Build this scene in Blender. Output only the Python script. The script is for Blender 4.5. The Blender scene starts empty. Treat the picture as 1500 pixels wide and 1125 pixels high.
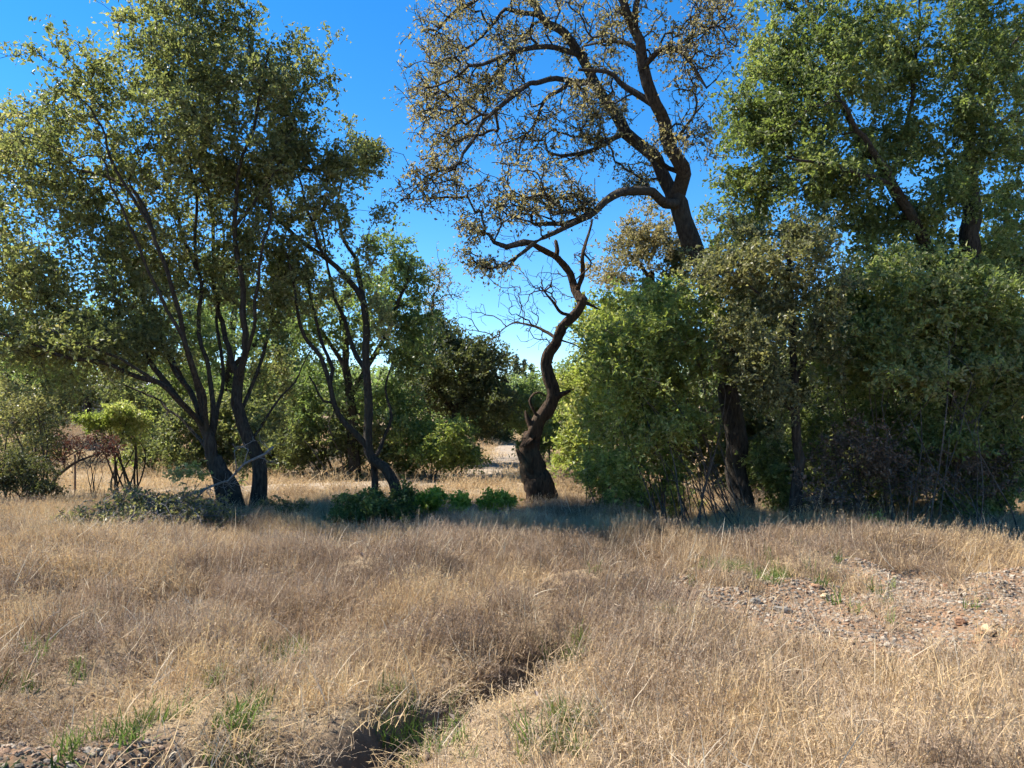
import bpy, math, random
import numpy as np
from mathutils import Vector

# ------------------------------------------------------------------ camera, sky, sun, exposure
sc = bpy.context.scene
COL = sc.collection
F, HOR, CAMZ = 1125.0, 608.0, 1.72
cam = bpy.data.cameras.new("camera")
cam.sensor_width = 36.0
cam.lens = 36.0 * F / 1500.0
cam.shift_y = (HOR - 562.5) / 1500.0
cam.clip_start, cam.clip_end = 0.05, 3000.0
camo = bpy.data.objects.new("camera", cam)
COL.objects.link(camo)
camo.location = (0, 0, CAMZ)
camo.rotation_euler = (math.radians(90), 0, 0)
sc.camera = camo

SUN_EL, SUN_AZ = 49.0, -80.0        # azimuth from +Y (view direction), negative = to the left
world = bpy.data.worlds.new("World")
sc.world = world
world.use_nodes = True
wn, wl = world.node_tree.nodes, world.node_tree.links
wn.clear()
sky = wn.new("ShaderNodeTexSky")
sky.sky_type = 'NISHITA'
sky.sun_disc = False
sky.sun_elevation = math.radians(SUN_EL)
sky.sun_rotation = math.radians(SUN_AZ)
sky.altitude = 800
sky.air_density = 0.95
sky.dust_density = 0.0
sky.ozone_density = 3.6
hs = wn.new("ShaderNodeHueSaturation")
hs.inputs["Saturation"].default_value = 1.33
bg = wn.new("ShaderNodeBackground")
bg.inputs["Strength"].default_value = 0.105
out = wn.new("ShaderNodeOutputWorld")
wl.new(sky.outputs[0], hs.inputs["Color"])
wl.new(hs.outputs[0], bg.inputs["Color"])
wl.new(bg.outputs[0], out.inputs["Surface"])

sl = bpy.data.lights.new("sun", 'SUN')
sl.energy = 5.0
sl.angle = math.radians(0.53)
sl.color = (1.0, 0.945, 0.86)
so = bpy.data.objects.new("sun", sl)
COL.objects.link(so)
_az, _el = math.radians(SUN_AZ), math.radians(SUN_EL)
TO_SUN = Vector((math.sin(_az) * math.cos(_el), math.cos(_az) * math.cos(_el), math.sin(_el)))
so.rotation_euler = TO_SUN.to_track_quat('Z', 'Y').to_euler()
so.location = (-20, 10, 30)

sc.view_settings.view_transform = 'Standard'
sc.view_settings.look = 'None'
sc.view_settings.exposure = 1.32
sc.view_settings.gamma = 1.0
sc.view_settings.use_curve_mapping = False
sc.cycles.max_bounces = 5
sc.cycles.diffuse_bounces = 3
sc.cycles.glossy_bounces = 2
sc.cycles.transmission_bounces = 3
sc.cycles.adaptive_threshold = 0.03
sc.cycles.use_denoising = True

# ------------------------------------------------------------------ helpers
random.seed(7)
RNG = np.random.default_rng(11)


def P(px, py, d):
    return np.array(((px - 750.0) / F * d, d, CAMZ + (HOR - py) / F * d))


def G(px, py):                       # point of the flat ground seen at a pixel
    d = CAMZ * F / (py - HOR)
    return ((px - 750.0) / F * d, d)


def sstep(a, b, x):
    t = np.clip((x - a) / (b - a), 0, 1)
    return t * t * (3 - 2 * t)


def _hash(ix, iy, seed):
    n = (ix * 374761393 + iy * 668265263 + seed * 1442695041) & 0x7fffffff
    n = ((n ^ (n >> 13)) * 1274126177) & 0x7fffffff
    return ((n ^ (n >> 16)) & 0xffff) / 65535.0


def vnoise(x, y, seed=0):
    x = np.asarray(x, float); y = np.asarray(y, float)
    ix, iy = np.floor(x).astype(np.int64), np.floor(y).astype(np.int64)
    fx, fy = x - ix, y - iy
    fx, fy = fx * fx * (3 - 2 * fx), fy * fy * (3 - 2 * fy)
    a, b = _hash(ix, iy, seed), _hash(ix + 1, iy, seed)
    c, d = _hash(ix, iy + 1, seed), _hash(ix + 1, iy + 1, seed)
    return (a * (1 - fx) + b * fx) * (1 - fy) + (c * (1 - fx) + d * fx) * fy


def fbm(x, y, seed=0, o=3):
    s, a, t = 0, 0.5, 0
    for k in range(o):
        s = s + a * vnoise(np.asarray(x) * 2 ** k, np.asarray(y) * 2 ** k, seed + k * 17)
        t += a; a *= 0.5
    return s / t


def seg_dist(x, y, pts):
    best = np.full(np.shape(x), 1e9)
    for (ax, ay), (bx, by) in zip(pts[:-1], pts[1:]):
        dx, dy = bx - ax, by - ay
        t = np.clip(((x - ax) * dx + (y - ay) * dy) / (dx * dx + dy * dy + 1e-9), 0, 1)
        best = np.minimum(best, np.hypot(x - ax - t * dx, y - ay - t * dy))
    return best


DITCH = [G(*p) for p in ((60, 1150), (200, 1128), (330, 1118), (470, 1125), (540, 1100), (600, 1062), (690, 1022), (750, 990), (800, 965))]
DITCH2 = [G(*p) for p in ((350, 985), (430, 962), (530, 932))]
DITCH3 = [G(*p) for p in ((850, 790), (930, 828), (1000, 858))]
TRACK = [G(*p) for p in ((-300, 752), (0, 738), (200, 727), (400, 716), (560, 709), (665, 702), (722, 690), (742, 676), (748, 664), (750, 655), (751, 649))]


def height(x, y):
    x = np.asarray(x, float); y = np.asarray(y, float)
    h = 0.10 * (fbm(x * 0.45, y * 0.45, 3) - 0.5) + (0.40 * (fbm(x * 1.15, y * 1.15, 9) - 0.5) + 0.05 * (fbm(x * 3.6, y * 3.6, 19) - .5)) * sstep(16, 12, y)
    h = h + 0.42 * np.exp(-((x + 4.8) / 2.0) ** 2 - ((y - 8.0) / 1.3) ** 2) + .2 * np.exp(-((x + 1.2) / 1.0) ** 2 - ((y - 8.6) / .8) ** 2) + .16 * np.exp(-((x + 2.6) / .9) ** 2 - ((y - 5.2) / .7) ** 2)          # grassy mound, left
    h = h + 0.10 * np.exp(-((x - 1.2) / 1.2) ** 2 - ((y - 5.6) / 0.9) ** 2)
    h = h + 0.08 * np.exp(-((x - 2.8) / 2.0) ** 2 - ((y - 9.0) / 1.0) ** 2)
    n = fbm(x * 2.2, y * 2.2, 31)
    h = h - (0.44 + .12 * (fbm(x * 9, y * 9, 91) - .5)) * np.exp(-(seg_dist(x, y, DITCH) / (0.15 + 0.11 * n)) ** 2) * (.75 + .25 * sstep(.2, .5, n))
    h = h - 0.16 * np.exp(-(seg_dist(x, y, DITCH2) / 0.2) ** 2)
    h = h - 0.20 * np.exp(-(seg_dist(x, y, DITCH3) / 0.3) ** 2)
    h = h + sstep(24, 62, y) * sstep(-3, -22, x) * 1.7                                # rising land on the left
    h = h + sstep(55, 170, y) * 7.5 + sstep(24, 60, y) * sstep(5, 20, x) * 2.0
    h = h + sstep(30, 90, y) * 1.2 * (fbm(x * 0.05, y * 0.05, 5) - 0.5)
    return h


def H(x, y):
    return float(height(np.array([x]), np.array([y]))[0])


def gravel_mask(x, y):
    yy = np.maximum(y, 0.6)
    px, py = 750 + F * x / yy, HOR + F * CAMZ / yy
    t = (px - 925) / 575.0
    c = 870 + 46 * t + 14 * np.clip(t - 1, 0, 5)
    hw = np.clip(26 + 58 * t, 8, 105)
    n = 1.5 * (fbm(x * 2.2, y * 2.2, 77) - 0.5)
    a = sstep(1.05, 0.7, np.abs(py - c + n * 42) / hw) * sstep(-0.12, 0.2, t + n * 0.2)
    b = sstep(1068, 1090, py + n * 20) * sstep(340, 200, px + n * 90)
    return np.clip(a + b, 0, 1)


def tag(o, label=None, cat=None, group=None, kind=None):
    if label: o["label"] = label
    if cat: o["category"] = cat
    if group: o["group"] = group
    if kind: o["kind"] = kind
    return o


def link(name, me, parent=None, mat=None):
    o = bpy.data.objects.new(name, me)
    COL.objects.link(o)
    if parent is not None: o.parent = parent
    if mat is not None and me is not None and not me.materials: me.materials.append(mat)
    return o


def mesh_np(name, V, faces_list, attrs=None, smooth=False, mats=None):
    """faces_list: list of integer arrays (n,k)."""
    me = bpy.data.meshes.new(name)
    V = np.asarray(V, np.float32)
    me.vertices.add(len(V))
    me.vertices.foreach_set("co", V.ravel())
    fl = [np.asarray(f, np.int32) for f in faces_list if len(f)]
    if fl:
        loops = np.concatenate([f.ravel() for f in fl])
        cnt = np.concatenate([np.full(len(f), f.shape[1], np.int32) for f in fl])
        start = np.concatenate(([0], np.cumsum(cnt)[:-1])).astype(np.int32)
        me.loops.add(len(loops))
        me.loops.foreach_set("vertex_index", loops)
        me.polygons.add(len(cnt))
        me.polygons.foreach_set("loop_start", start)
        me.polygons.foreach_set("loop_total", cnt)
        if mats is not None: me.polygons.foreach_set("material_index", np.concatenate([np.full(len(f), mi, np.int32) for f, mi in zip(fl, mats)]))
        me.polygons.foreach_set("use_smooth", np.concatenate([np.full(len(f), smooth and not (mats is not None and mats[i_] == 1)) for i_, f in enumerate(fl)]))
    for k, a in (attrs or {}).items():
        at = me.attributes.new(k, 'FLOAT', 'POINT')
        at.data.foreach_set("value", np.asarray(a, np.float32))
    me.update(calc_edges=True)
    return me


# ------------------------------------------------------------------ materials
def new_mat(name):
    m = bpy.data.materials.new(name)
    m.use_nodes = True
    nt = m.node_tree
    b = nt.nodes.get("Principled BSDF")
    return m, nt, b


def ramp(nt, stops):
    r = nt.nodes.new("ShaderNodeValToRGB")
    el = r.color_ramp.elements
    while len(el) > 1: el.remove(el[-1])
    el[0].position = stops[0][0]; el[0].color = (*stops[0][1], 1)
    for p, c in stops[1:]:
        e = el.new(p); e.color = (*c, 1)
    return r


def leaf_mat(name, cols, trans=0.35, rough=0.42, spec=0.5, tcol=(1.25, 1.35, 0.6)):
    m, nt, b = new_mat(name)
    at = nt.nodes.new("ShaderNodeAttribute"); at.attribute_name = "tint"
    st = [(i / (len(cols) - 1), c) for i, c in enumerate(cols)]
    r = ramp(nt, st)
    nt.links.new(at.outputs["Fac"], r.inputs[0])
    nt.links.new(r.outputs[0], b.inputs["Base Color"])
    b.inputs["Roughness"].default_value = rough
    b.inputs["Specular IOR Level"].default_value = spec
    tr = nt.nodes.new("ShaderNodeBsdfTranslucent")
    mul = nt.nodes.new("ShaderNodeMix"); mul.data_type = 'RGBA'; mul.blend_type = 'MULTIPLY'
    mul.inputs[0].default_value = 1.0
    nt.links.new(r.outputs[0], mul.inputs[6])
    mul.inputs[7].default_value = (*tcol, 1)
    nt.links.new(mul.outputs[2], tr.inputs["Color"])
    mx = nt.nodes.new("ShaderNodeMixShader"); mx.inputs[0].default_value = trans
    nt.links.new(b.outputs[0], mx.inputs[1]); nt.links.new(tr.outputs[0], mx.inputs[2])
    nt.links.new(mx.outputs[0], nt.nodes["Material Output"].inputs["Surface"])
    return m


def bark_mat(name, dark, light, moss=None, scale=1.0):
    m, nt, b = new_mat(name)
    tc = nt.nodes.new("ShaderNodeTexCoord")
    mp = nt.nodes.new("ShaderNodeMapping"); mp.inputs["Scale"].default_value = (26 * scale, 26 * scale, 7 * scale)
    nt.links.new(tc.outputs["Object"], mp.inputs[0])
    n1 = nt.nodes.new("ShaderNodeTexNoise"); n1.inputs["Scale"].default_value = 1.0; n1.inputs["Detail"].default_value = 6; n1.inputs["Roughness"].default_value = 0.65
    nt.links.new(mp.outputs[0], n1.inputs[0])
    r = ramp(nt, [(0.32, dark), (0.52, tuple((a + c) / 2 for a, c in zip(dark, light))), (0.72, light)])
    nt.links.new(n1.outputs[0], r.inputs[0])
    n2 = nt.nodes.new("ShaderNodeTexNoise"); n2.inputs["Scale"].default_value = 2.2; n2.inputs["Detail"].default_value = 3
    nt.links.new(tc.outputs["Object"], n2.inputs[0])
    mix = nt.nodes.new("ShaderNodeMix"); mix.data_type = 'RGBA'
    rr = ramp(nt, [(0.5, (0, 0, 0)), (0.68, (0.7, 0.7, 0.7))])
    nt.links.new(n2.outputs[0], rr.inputs[0]); nt.links.new(rr.outputs[0], mix.inputs[0])
    nt.links.new(r.outputs[0], mix.inputs[6])
    mix.inputs[7].default_value = (*(moss or light), 1)
    nt.links.new(mix.outputs[2], b.inputs["Base Color"])
    b.inputs["Roughness"].default_value = 0.92
    b.inputs["Specular IOR Level"].default_value = 0.2
    bp = nt.nodes.new("ShaderNodeBump"); bp.inputs["Strength"].default_value = 1.0; bp.inputs["Distance"].default_value = 0.06
    nt.links.new(n1.outputs[0], bp.inputs["Height"]); nt.links.new(bp.outputs[0], b.inputs["Normal"])
    return m


def grass_mat(name, cols, trans=0.3, rough=0.6):
    m, nt, b = new_mat(name)
    a1 = nt.nodes.new("ShaderNodeAttribute"); a1.attribute_name = "tint"
    a2 = nt.nodes.new("ShaderNodeAttribute"); a2.attribute_name = "clump"; a2.attribute_type = 'INSTANCER'
    ma = nt.nodes.new("ShaderNodeMath"); ma.operation = 'MULTIPLY_ADD'
    nt.links.new(a1.outputs["Fac"], ma.inputs[0]); ma.inputs[1].default_value = 0.45
    ms = nt.nodes.new("ShaderNodeMath"); ms.operation = 'MULTIPLY_ADD'; ms.inputs[1].default_value = 0.95; ms.inputs[2].default_value = -0.2
    nt.links.new(a2.outputs["Fac"], ms.inputs[0]); nt.links.new(ms.outputs[0], ma.inputs[2])
    r = ramp(nt, [(i / (len(cols) - 1), c) for i, c in enumerate(cols)])
    nt.links.new(ma.outputs[0], r.inputs[0]); nt.links.new(r.outputs[0], b.inputs["Base Color"])
    b.inputs["Roughness"].default_value = rough
    b.inputs["Specular IOR Level"].default_value = 0.3
    tr = nt.nodes.new("ShaderNodeBsdfTranslucent"); nt.links.new(r.outputs[0], tr.inputs[0])
    mx = nt.nodes.new("ShaderNodeMixShader"); mx.inputs[0].default_value = trans
    nt.links.new(b.outputs[0], mx.inputs[1]); nt.links.new(tr.outputs[0], mx.inputs[2])
    nt.links.new(mx.outputs[0], nt.nodes["Material Output"].inputs["Surface"])
    return m


def stone_mat(name, cols, sc_=14):
    m, nt, b = new_mat(name)
    tc = nt.nodes.new("ShaderNodeTexCoord")
    n = nt.nodes.new("ShaderNodeTexNoise"); n.inputs["Scale"].default_value = sc_; n.inputs["Detail"].default_value = 6
    nt.links.new(tc.outputs["Object"], n.inputs[0])
    oi = nt.nodes.new("ShaderNodeObjectInfo")
    ad = nt.nodes.new("ShaderNodeMath"); ad.operation = 'MULTIPLY_ADD'; ad.inputs[1].default_value = 0.9; 
    nt.links.new(oi.outputs["Random"], ad.inputs[0])
    sb = nt.nodes.new("ShaderNodeMath"); sb.operation = 'MULTIPLY_ADD'; sb.inputs[1].default_value = 0.5; sb.inputs[2].default_value = -0.2
    nt.links.new(n.outputs[0], sb.inputs[0]); nt.links.new(sb.outputs[0], ad.inputs[2])
    r = ramp(nt, [(i / (len(cols) - 1), c) for i, c in enumerate(cols)])
    nt.links.new(ad.outputs[0], r.inputs[0]); nt.links.new(r.outputs[0], b.inputs["Base Color"])
    b.inputs["Roughness"].default_value = 0.85
    bp = nt.nodes.new("ShaderNodeBump"); bp.inputs["Strength"].default_value = 0.6; bp.inputs["Distance"].default_value = 0.01
    nt.links.new(n.outputs[0], bp.inputs["Height"]); nt.links.new(bp.outputs[0], b.inputs["Normal"])
    return m


M = {}
M["liveoak"] = leaf_mat("live_oak_leaf", [(.095,.105,.05),(.14,.152,.066),(.19,.20,.086),(.25,.245,.115),(.31,.26,.15)], .5, .46, .35, (1.4, 1.5, .85))
M["liveoak_r"] = leaf_mat("deep_green_oak_leaf", [(.085,.105,.042),(.13,.16,.054),(.18,.21,.072),(.235,.255,.105),(.30,.29,.16)], .5, .45, .35, (1.4, 1.5, .8))
M["rust"] = leaf_mat("rusty_oak_leaf", [(.115,.11,.065),(.18,.165,.092),(.25,.215,.12),(.31,.25,.135),(.30,.265,.19)], .5, .5, .35, (1.35, 1.35, .85))
M["fresh"] = leaf_mat("fresh_shrub_leaf", [(.115,.135,.044),(.18,.215,.06),(.24,.28,.08),(.31,.33,.12),(.39,.36,.19)], .54, .42, .42, (1.45, 1.5, .8))
M["bright"] = leaf_mat("bright_shrub_leaf", [(.15,.19,.035),(.23,.28,.045),(.31,.36,.06),(.40,.43,.10)], .5, .45, .4)
M["grey"] = leaf_mat("grey_green_leaf", [(.065,.068,.036),(.105,.108,.055),(.15,.15,.078),(.21,.195,.11)], .4, .5, .4)
M["olive"] = leaf_mat("olive_brown_leaf", [(.10,.105,.05),(.155,.155,.07),(.215,.205,.095),(.285,.26,.13),(.34,.295,.17)], .48, .42, .45, (1.4, 1.45, .85))
M["red"] = leaf_mat("red_shrub_leaf", [(.08,.06,.04),(.12,.062,.045),(.15,.06,.05),(.10,.085,.05)], .35, .5, .4, (1.2, .95, .75))
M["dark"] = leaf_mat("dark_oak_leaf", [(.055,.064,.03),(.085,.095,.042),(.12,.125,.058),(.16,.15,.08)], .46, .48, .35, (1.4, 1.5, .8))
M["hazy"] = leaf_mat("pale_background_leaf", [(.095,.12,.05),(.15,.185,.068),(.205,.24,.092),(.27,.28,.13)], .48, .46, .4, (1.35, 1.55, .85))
M["dead"] = leaf_mat("dead_leaf", [(.06, .045, .03), (.11, .075, .05), (.17, .12, .085), (.22, .165, .13)], .25, .6, .3, (1.1, 1, .8))
M["conifer"] = leaf_mat("conifer_needle", [(.02, .032, .016), (.035, .05, .022), (.05, .065, .03)], .2, .6)
M["bark"] = bark_mat("oak_bark", (.012, .009, .007), (.085, .07, .056), (.05, .044, .03))
M["bark_grey"] = bark_mat("grey_oak_bark", (.03, .026, .022), (.17, .155, .14), (.06, .055, .04))
M["bark_brown"] = bark_mat("burnt_brown_bark", (.014, .010, .007), (.12, .073, .043), (.075, .055, .03))
M["twig"] = bark_mat("shrub_twig", (.05, .04, .032), (.15, .125, .105))
M["deadwood"] = bark_mat("grey_dead_wood", (.11, .10, .09), (.30, .28, .26))


# ------------------------------------------------------------------ skeletons, tubes, leaves
def catmull(pts, step):
    pts = np.asarray(pts, float)
    q = np.vstack((2 * pts[0] - pts[1], pts, 2 * pts[-1] - pts[-2]))
    outp, par = [], []
    for i in range(1, len(q) - 2):
        p0, p1, p2, p3 = q[i - 1], q[i], q[i + 1], q[i + 2]
        n = max(1, int(np.linalg.norm(p2 - p1) / step))
        for k in range(n):
            t = k / n
            outp.append(0.5 * ((2 * p1) + (-p0 + p2) * t + (2 * p0 - 5 * p1 + 4 * p2 - p3) * t * t + (-p0 + 3 * p1 - 3 * p2 + p3) * t ** 3))
            par.append((i - 1 + t) / (len(pts) - 1))
    outp.append(pts[-1]); par.append(1.0)
    return np.array(outp), np.array(par)


STEP = [0.14]


class Skel:
    MAX = 60000

    def __init__(s):
        s.pos = np.zeros((s.MAX, 3)); s.dir = np.zeros((s.MAX, 3)); s.plen = np.zeros(s.MAX)
        s.par = np.full(s.MAX, -1, np.int64); s.fix = np.zeros(s.MAX); s.n = 0
        s.tips, s.tdir = [], []

    def add(s, p, par, fix=0.0):
        i = s.n; s.n += 1
        s.pos[i] = p; s.par[i] = par; s.fix[i] = fix
        if par >= 0:
            d = s.pos[i] - s.pos[par]; L = np.linalg.norm(d) + 1e-9
            s.dir[i] = d / L; s.plen[i] = s.plen[par] + L
            if s.par[par] < 0: s.dir[par] = s.dir[i]
        else:
            s.dir[i] = (0, 0, 1)
        return i

    def limb(s, pts, r0, r1, wob=0.03, step=0.14, root=False, flare=0.0):
        step = min(step, STEP[0])
        pts = np.asarray(pts, float)
        par = -1
        if s.n and not root:
            d = np.linalg.norm(s.pos[:s.n] - pts[0], axis=1) - 0.6 * s.fix[:s.n]
            par = int(np.argmin(d))
            pts = np.vstack((s.pos[par], pts)) if np.linalg.norm(pts[0] - s.pos[par]) > 0.12 else np.vstack((s.pos[par], pts[1:]))
        q, t = catmull(pts, step)
        L = np.linalg.norm(np.diff(q, axis=0), axis=1).sum()
        kn = RNG.normal(0, .75, (int(L / .34) + 3, 3)); kn[0] = 0
        for k in range(len(q)):
            if k == 0 and par >= 0: continue
            a = t[k] * L
            w = wob * min(1, t[k] * 5)
            kf = a / .34; ki = min(int(kf), len(kn) - 2); kf -= ki
            off = w * 1.7 * (kn[ki] * (1 - kf) + kn[ki + 1] * kf)
            r = r0 + (r1 - r0) * t[k]
            if flare: r *= 1 + flare * math.exp(-a / 0.28)
            par = s.add(q[k] + off, par, r)
        return par

    def grow(s, att, curl=0.35, jit=0.05, plw=0.22, seg=0.2, up=0.25, mark=True):
        att = np.asarray(att)
        base = s.pos[:s.n]
        dd = np.array([np.min(np.sum((base - a) ** 2, axis=1)) for a in att])
        for a in att[np.argsort(dd)]:
            if s.n > s.MAX - 60: break
            v = a - s.pos[:s.n]
            L = np.sqrt(np.sum(v * v, axis=1)) + 1e-6
            cs = np.sum(v * s.dir[:s.n], axis=1) / L
            cost = L * (1 + 0.55 * np.clip(0.35 - cs, 0, 2)) + plw * s.plen[:s.n] * 0.5
            i = int(np.argmin(cost)); L = L[i]
            if L < 0.03: continue
            p = s.pos[i].copy(); d0 = s.dir[i]
            rd = RNG.normal(0, 1, 3); rd /= np.linalg.norm(rd)
            t0 = v[i] / L
            c1 = p + L * 0.4 * (d0 * curl + t0 * (1 - curl) + rd * 0.18)
            ed = t0 * 0.7 + np.array((0, 0, up)) + RNG.normal(0, .25, 3)
            c2 = a - L * 0.3 * ed
            n = max(2, min(9, int(L / seg) + 1))
            par = i
            for k in range(1, n + 1):
                t = k / n
                q = (1 - t) ** 3 * p + 3 * (1 - t) ** 2 * t * c1 + 3 * (1 - t) * t * t * c2 + t ** 3 * a
                if k < n: q = q + RNG.normal(0, jit * L / n ** .5 * .5, 3)
                par = s.add(q, par)
            if mark:
                s.tips.append(s.pos[par].copy()); s.tdir.append(s.dir[par].copy())

    def radii(s, tip=0.0035, k=2.35, rmax=0.05):
        n = s.n
        acc = np.zeros(n)
        for i in range(n - 1, -1, -1):
            if acc[i] == 0: acc[i] = tip ** k
            if s.par[i] >= 0: acc[s.par[i]] += acc[i]
        r = np.minimum(acc ** (1 / k), rmax)
        r = np.where(s.fix[:n] > 0, s.fix[:n], r)
        for i in range(n):
            p = s.par[i]
            if p >= 0 and s.fix[i] == 0: r[i] = min(r[i], r[p] * 0.88 if s.fix[p] > 0 else r[p])
        return r

    def tubes(s, r, which, origin, rough=0.10, maxs=14, mins=3):
        """which(i) true: node belongs. Returns V, [tri, quad] arrays."""
        n = s.n
        kids = [[] for _ in range(n)]
        for i in range(n):
            if s.par[i] >= 0: kids[s.par[i]].append(i)
        starts = []
        cont = {}
        for i in range(n):
            ks = [k for k in kids[i] if which[k]]
            if which[i] and ks:
                same = [k for k in ks if (s.fix[k] > 0) == (s.fix[i] > 0)] or ks
                j = max(same, key=lambda k: r[k] + 0.02 * float(s.dir[k] @ s.dir[i]))
                cont[i] = j
                starts += [(i, k) for k in ks if k != j]
            elif ks:
                starts += [(i, k) for k in ks]
        for i in range(n):
            if which[i] and s.par[i] < 0: starts.append((-1, i))
        VV, FQ, FT = [], [], []
        off = 0
        for p, k in starts:
            ch = ([p] if p >= 0 else []) + [k]
            while ch[-1] in cont: ch.append(cont[ch[-1]])
            if len(ch) < 2: continue
            idx = np.array(ch)
            X = s.pos[idx] - origin
            R = r[idx].copy()
            if p >= 0: R[0] = R[1] * 1.15
            rm = R.max()
            ns = mins if rm < 0.009 else min(maxs, 4 if rm < 0.02 else 6 if rm < 0.05 else 9 if rm < 0.1 else maxs)
            T = np.gradient(X, axis=0); T /= np.linalg.norm(T, axis=1)[:, None] + 1e-9
            ref = np.array((0.31, 0.87, 0.38)) if abs(T[0][1]) < 0.7 else np.array((0.9, 0.1, 0.4))
            A = np.cross(T, ref); A /= np.linalg.norm(A, axis=1)[:, None] + 1e-9
            B = np.cross(T, A)
            th = np.arange(ns) / ns * 2 * math.pi
            rr = R[:, None] * np.ones(ns)[None]
            if rm > 0.03:
                s0 = int(RNG.integers(0, 9999))
                along = np.arange(len(idx))[:, None] * 0.35
                rr = rr * (1 + rough * 2 * (fbm(along + np.zeros((1, ns)), 3 * np.cos(th)[None] + 3 * np.sin(th)[None] * 1.7 + np.zeros((len(idx), 1)), s0) - 0.5)
                           + rough * .8 * np.cos(3 * th + s0)[None] * np.ones((len(idx), 1)))
            V = X[:, None] + (A[:, None] * np.cos(th)[None, :, None] + B[:, None] * np.sin(th)[None, :, None]) * rr[:, :, None]
            m = len(idx)
            a = off + (np.arange(m - 1)[:, None] * ns + np.arange(ns)[None])
            b = off + (np.arange(m - 1)[:, None] * ns + (np.arange(ns)[None] + 1) % ns)
            FQ.append(np.stack((a, b, b + ns, a + ns), -1).reshape(-1, 4))
            VV.append(V.reshape(-1, 3)); off += m * ns
            VV.append(X[-1:] + T[-1:] * R[-1]); e = off; off += 1
            l0 = e - ns
            FT.append(np.stack((l0 + np.arange(ns), l0 + (np.arange(ns) + 1) % ns, np.full(ns, e)), -1))
        if not VV: return np.zeros((0, 3)), []
        return np.concatenate(VV), [np.concatenate(FQ), np.concatenate(FT)]


def unit(v): return v / (np.linalg.norm(v, axis=-1, keepdims=True) + 1e-9)


def leaf_cloud(tips, tdir, per, spread, size, origin, width=0.6, up=0.5, droop=0.0, tint=(0.45, 0.2), along=0.6, fold=0.12, seed=0, sprays=4, twig=.0022):
    """leaves set along small side twigs that spring from each branch tip"""
    tips = np.asarray(tips); tdir = np.asarray(tdir)
    size = size * 1.17
    S = sprays
    nt_ = len(tips) * S
    kt = np.repeat(np.arange(len(tips)), S)
    sd = unit(tdir[kt] * .75 + RNG.normal(0, .75, (nt_, 3)) + np.array((0, 0, .18 - droop * .5)))
    sb = tips[kt] - tdir[kt] * (RNG.random((nt_, 1)) * spread * 2.2 * along)
    sl_ = spread * RNG.uniform(1.0, 3.0, nt_)
    pl = max(1, int(round(per * 1.0 / S)))
    n = nt_ * pl
    ks = np.repeat(np.arange(nt_), pl)
    k = kt[ks]
    u = np.tile((np.arange(pl) + .8) / pl, nt_) * RNG.uniform(.85, 1.1, n)
    sag = np.zeros((n, 3)); sag[:, 2] = -(.25 + droop * .5) * u * u * sl_[ks]
    c = sb[ks] + sd[ks] * (u * sl_[ks])[:, None] + sag + RNG.normal(0, 1, (n, 3)) * (size * .42)
    tdir = tdir.copy()
    d = unit(sd[ks] * .7 + RNG.normal(0, .65, (n, 3)) - np.array((0, 0, droop * .5)))
    nr = RNG.normal(0, 1, (n, 3)) + np.array((0, 0, up * 2)) + np.array(TO_SUN) * .75      # leaves turn to the light
    w = unit(np.cross(d, nr)); nn = np.cross(w, d)
    sz = size * RNG.uniform(0.5, 1.45, (n, 1)); hw = sz * width * RNG.uniform(.75, 1.1, (n, 1)) * .5
    b = c - d * sz * .5
    t = c + d * sz * .5 - nn * sz * 0.12
    m = c - d * sz * 0.04
    V = np.stack((b, m + w * hw + nn * sz * fold, t, m - w * hw + nn * sz * fold), 1).reshape(-1, 3) - origin
    q = np.arange(n * 4).reshape(-1, 4)
    cl = fbm(tips[:, 0] * 1.3 + tips[:, 1] * .7 + seed, tips[:, 2] * 1.3 + seed, seed + 5)
    tn = np.clip(tint[0] + (cl[k] - .5) * .95 + RNG.normal(0, tint[1], n), 0, 1)
    tw = np.zeros((0, 3)); tq_ = np.zeros((0, 3), int)
    if twig:                                                     # the side twigs themselves
        sw = unit(np.cross(sd, RNG.normal(0, 1, (nt_, 3)))) * twig
        e_ = sb + sd * sl_[:, None]; e_[:, 2] -= (.25 + droop * .5) * sl_
        tw = np.stack((sb - sw, sb + sw, e_), 1).reshape(-1, 3) - origin
        tq_ = np.arange(nt_ * 3).reshape(-1, 3)
    return V, q, np.repeat(tn, 4), tw, tq_




def blob_points(blobs, D, nmul=1.0):
    out_ = []
    for b in blobs:
        px, py, dd, rx, ry, rd, n = b
        n = int(n * nmul)
        c = P(px, py, D + dd)
        s = (D + dd) / F
        nc = max(3, n // 11)
        cv = unit(RNG.normal(0, 1, (nc, 3))) * (RNG.random((nc, 1)) ** 0.4) * RNG.uniform(.6, 1.2, (nc, 1))
        v = cv[RNG.integers(0, nc, n)] + RNG.normal(0, 1, (n, 3)) * 0.2
        v = np.where(RNG.random((n, 1)) < .07, v * RNG.uniform(1.1, 1.45, (n, 1)), v)          # stray shoots
        out_.append(c + v * np.array((rx * s, rd, ry * s)))
    return np.concatenate(out_)


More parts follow.
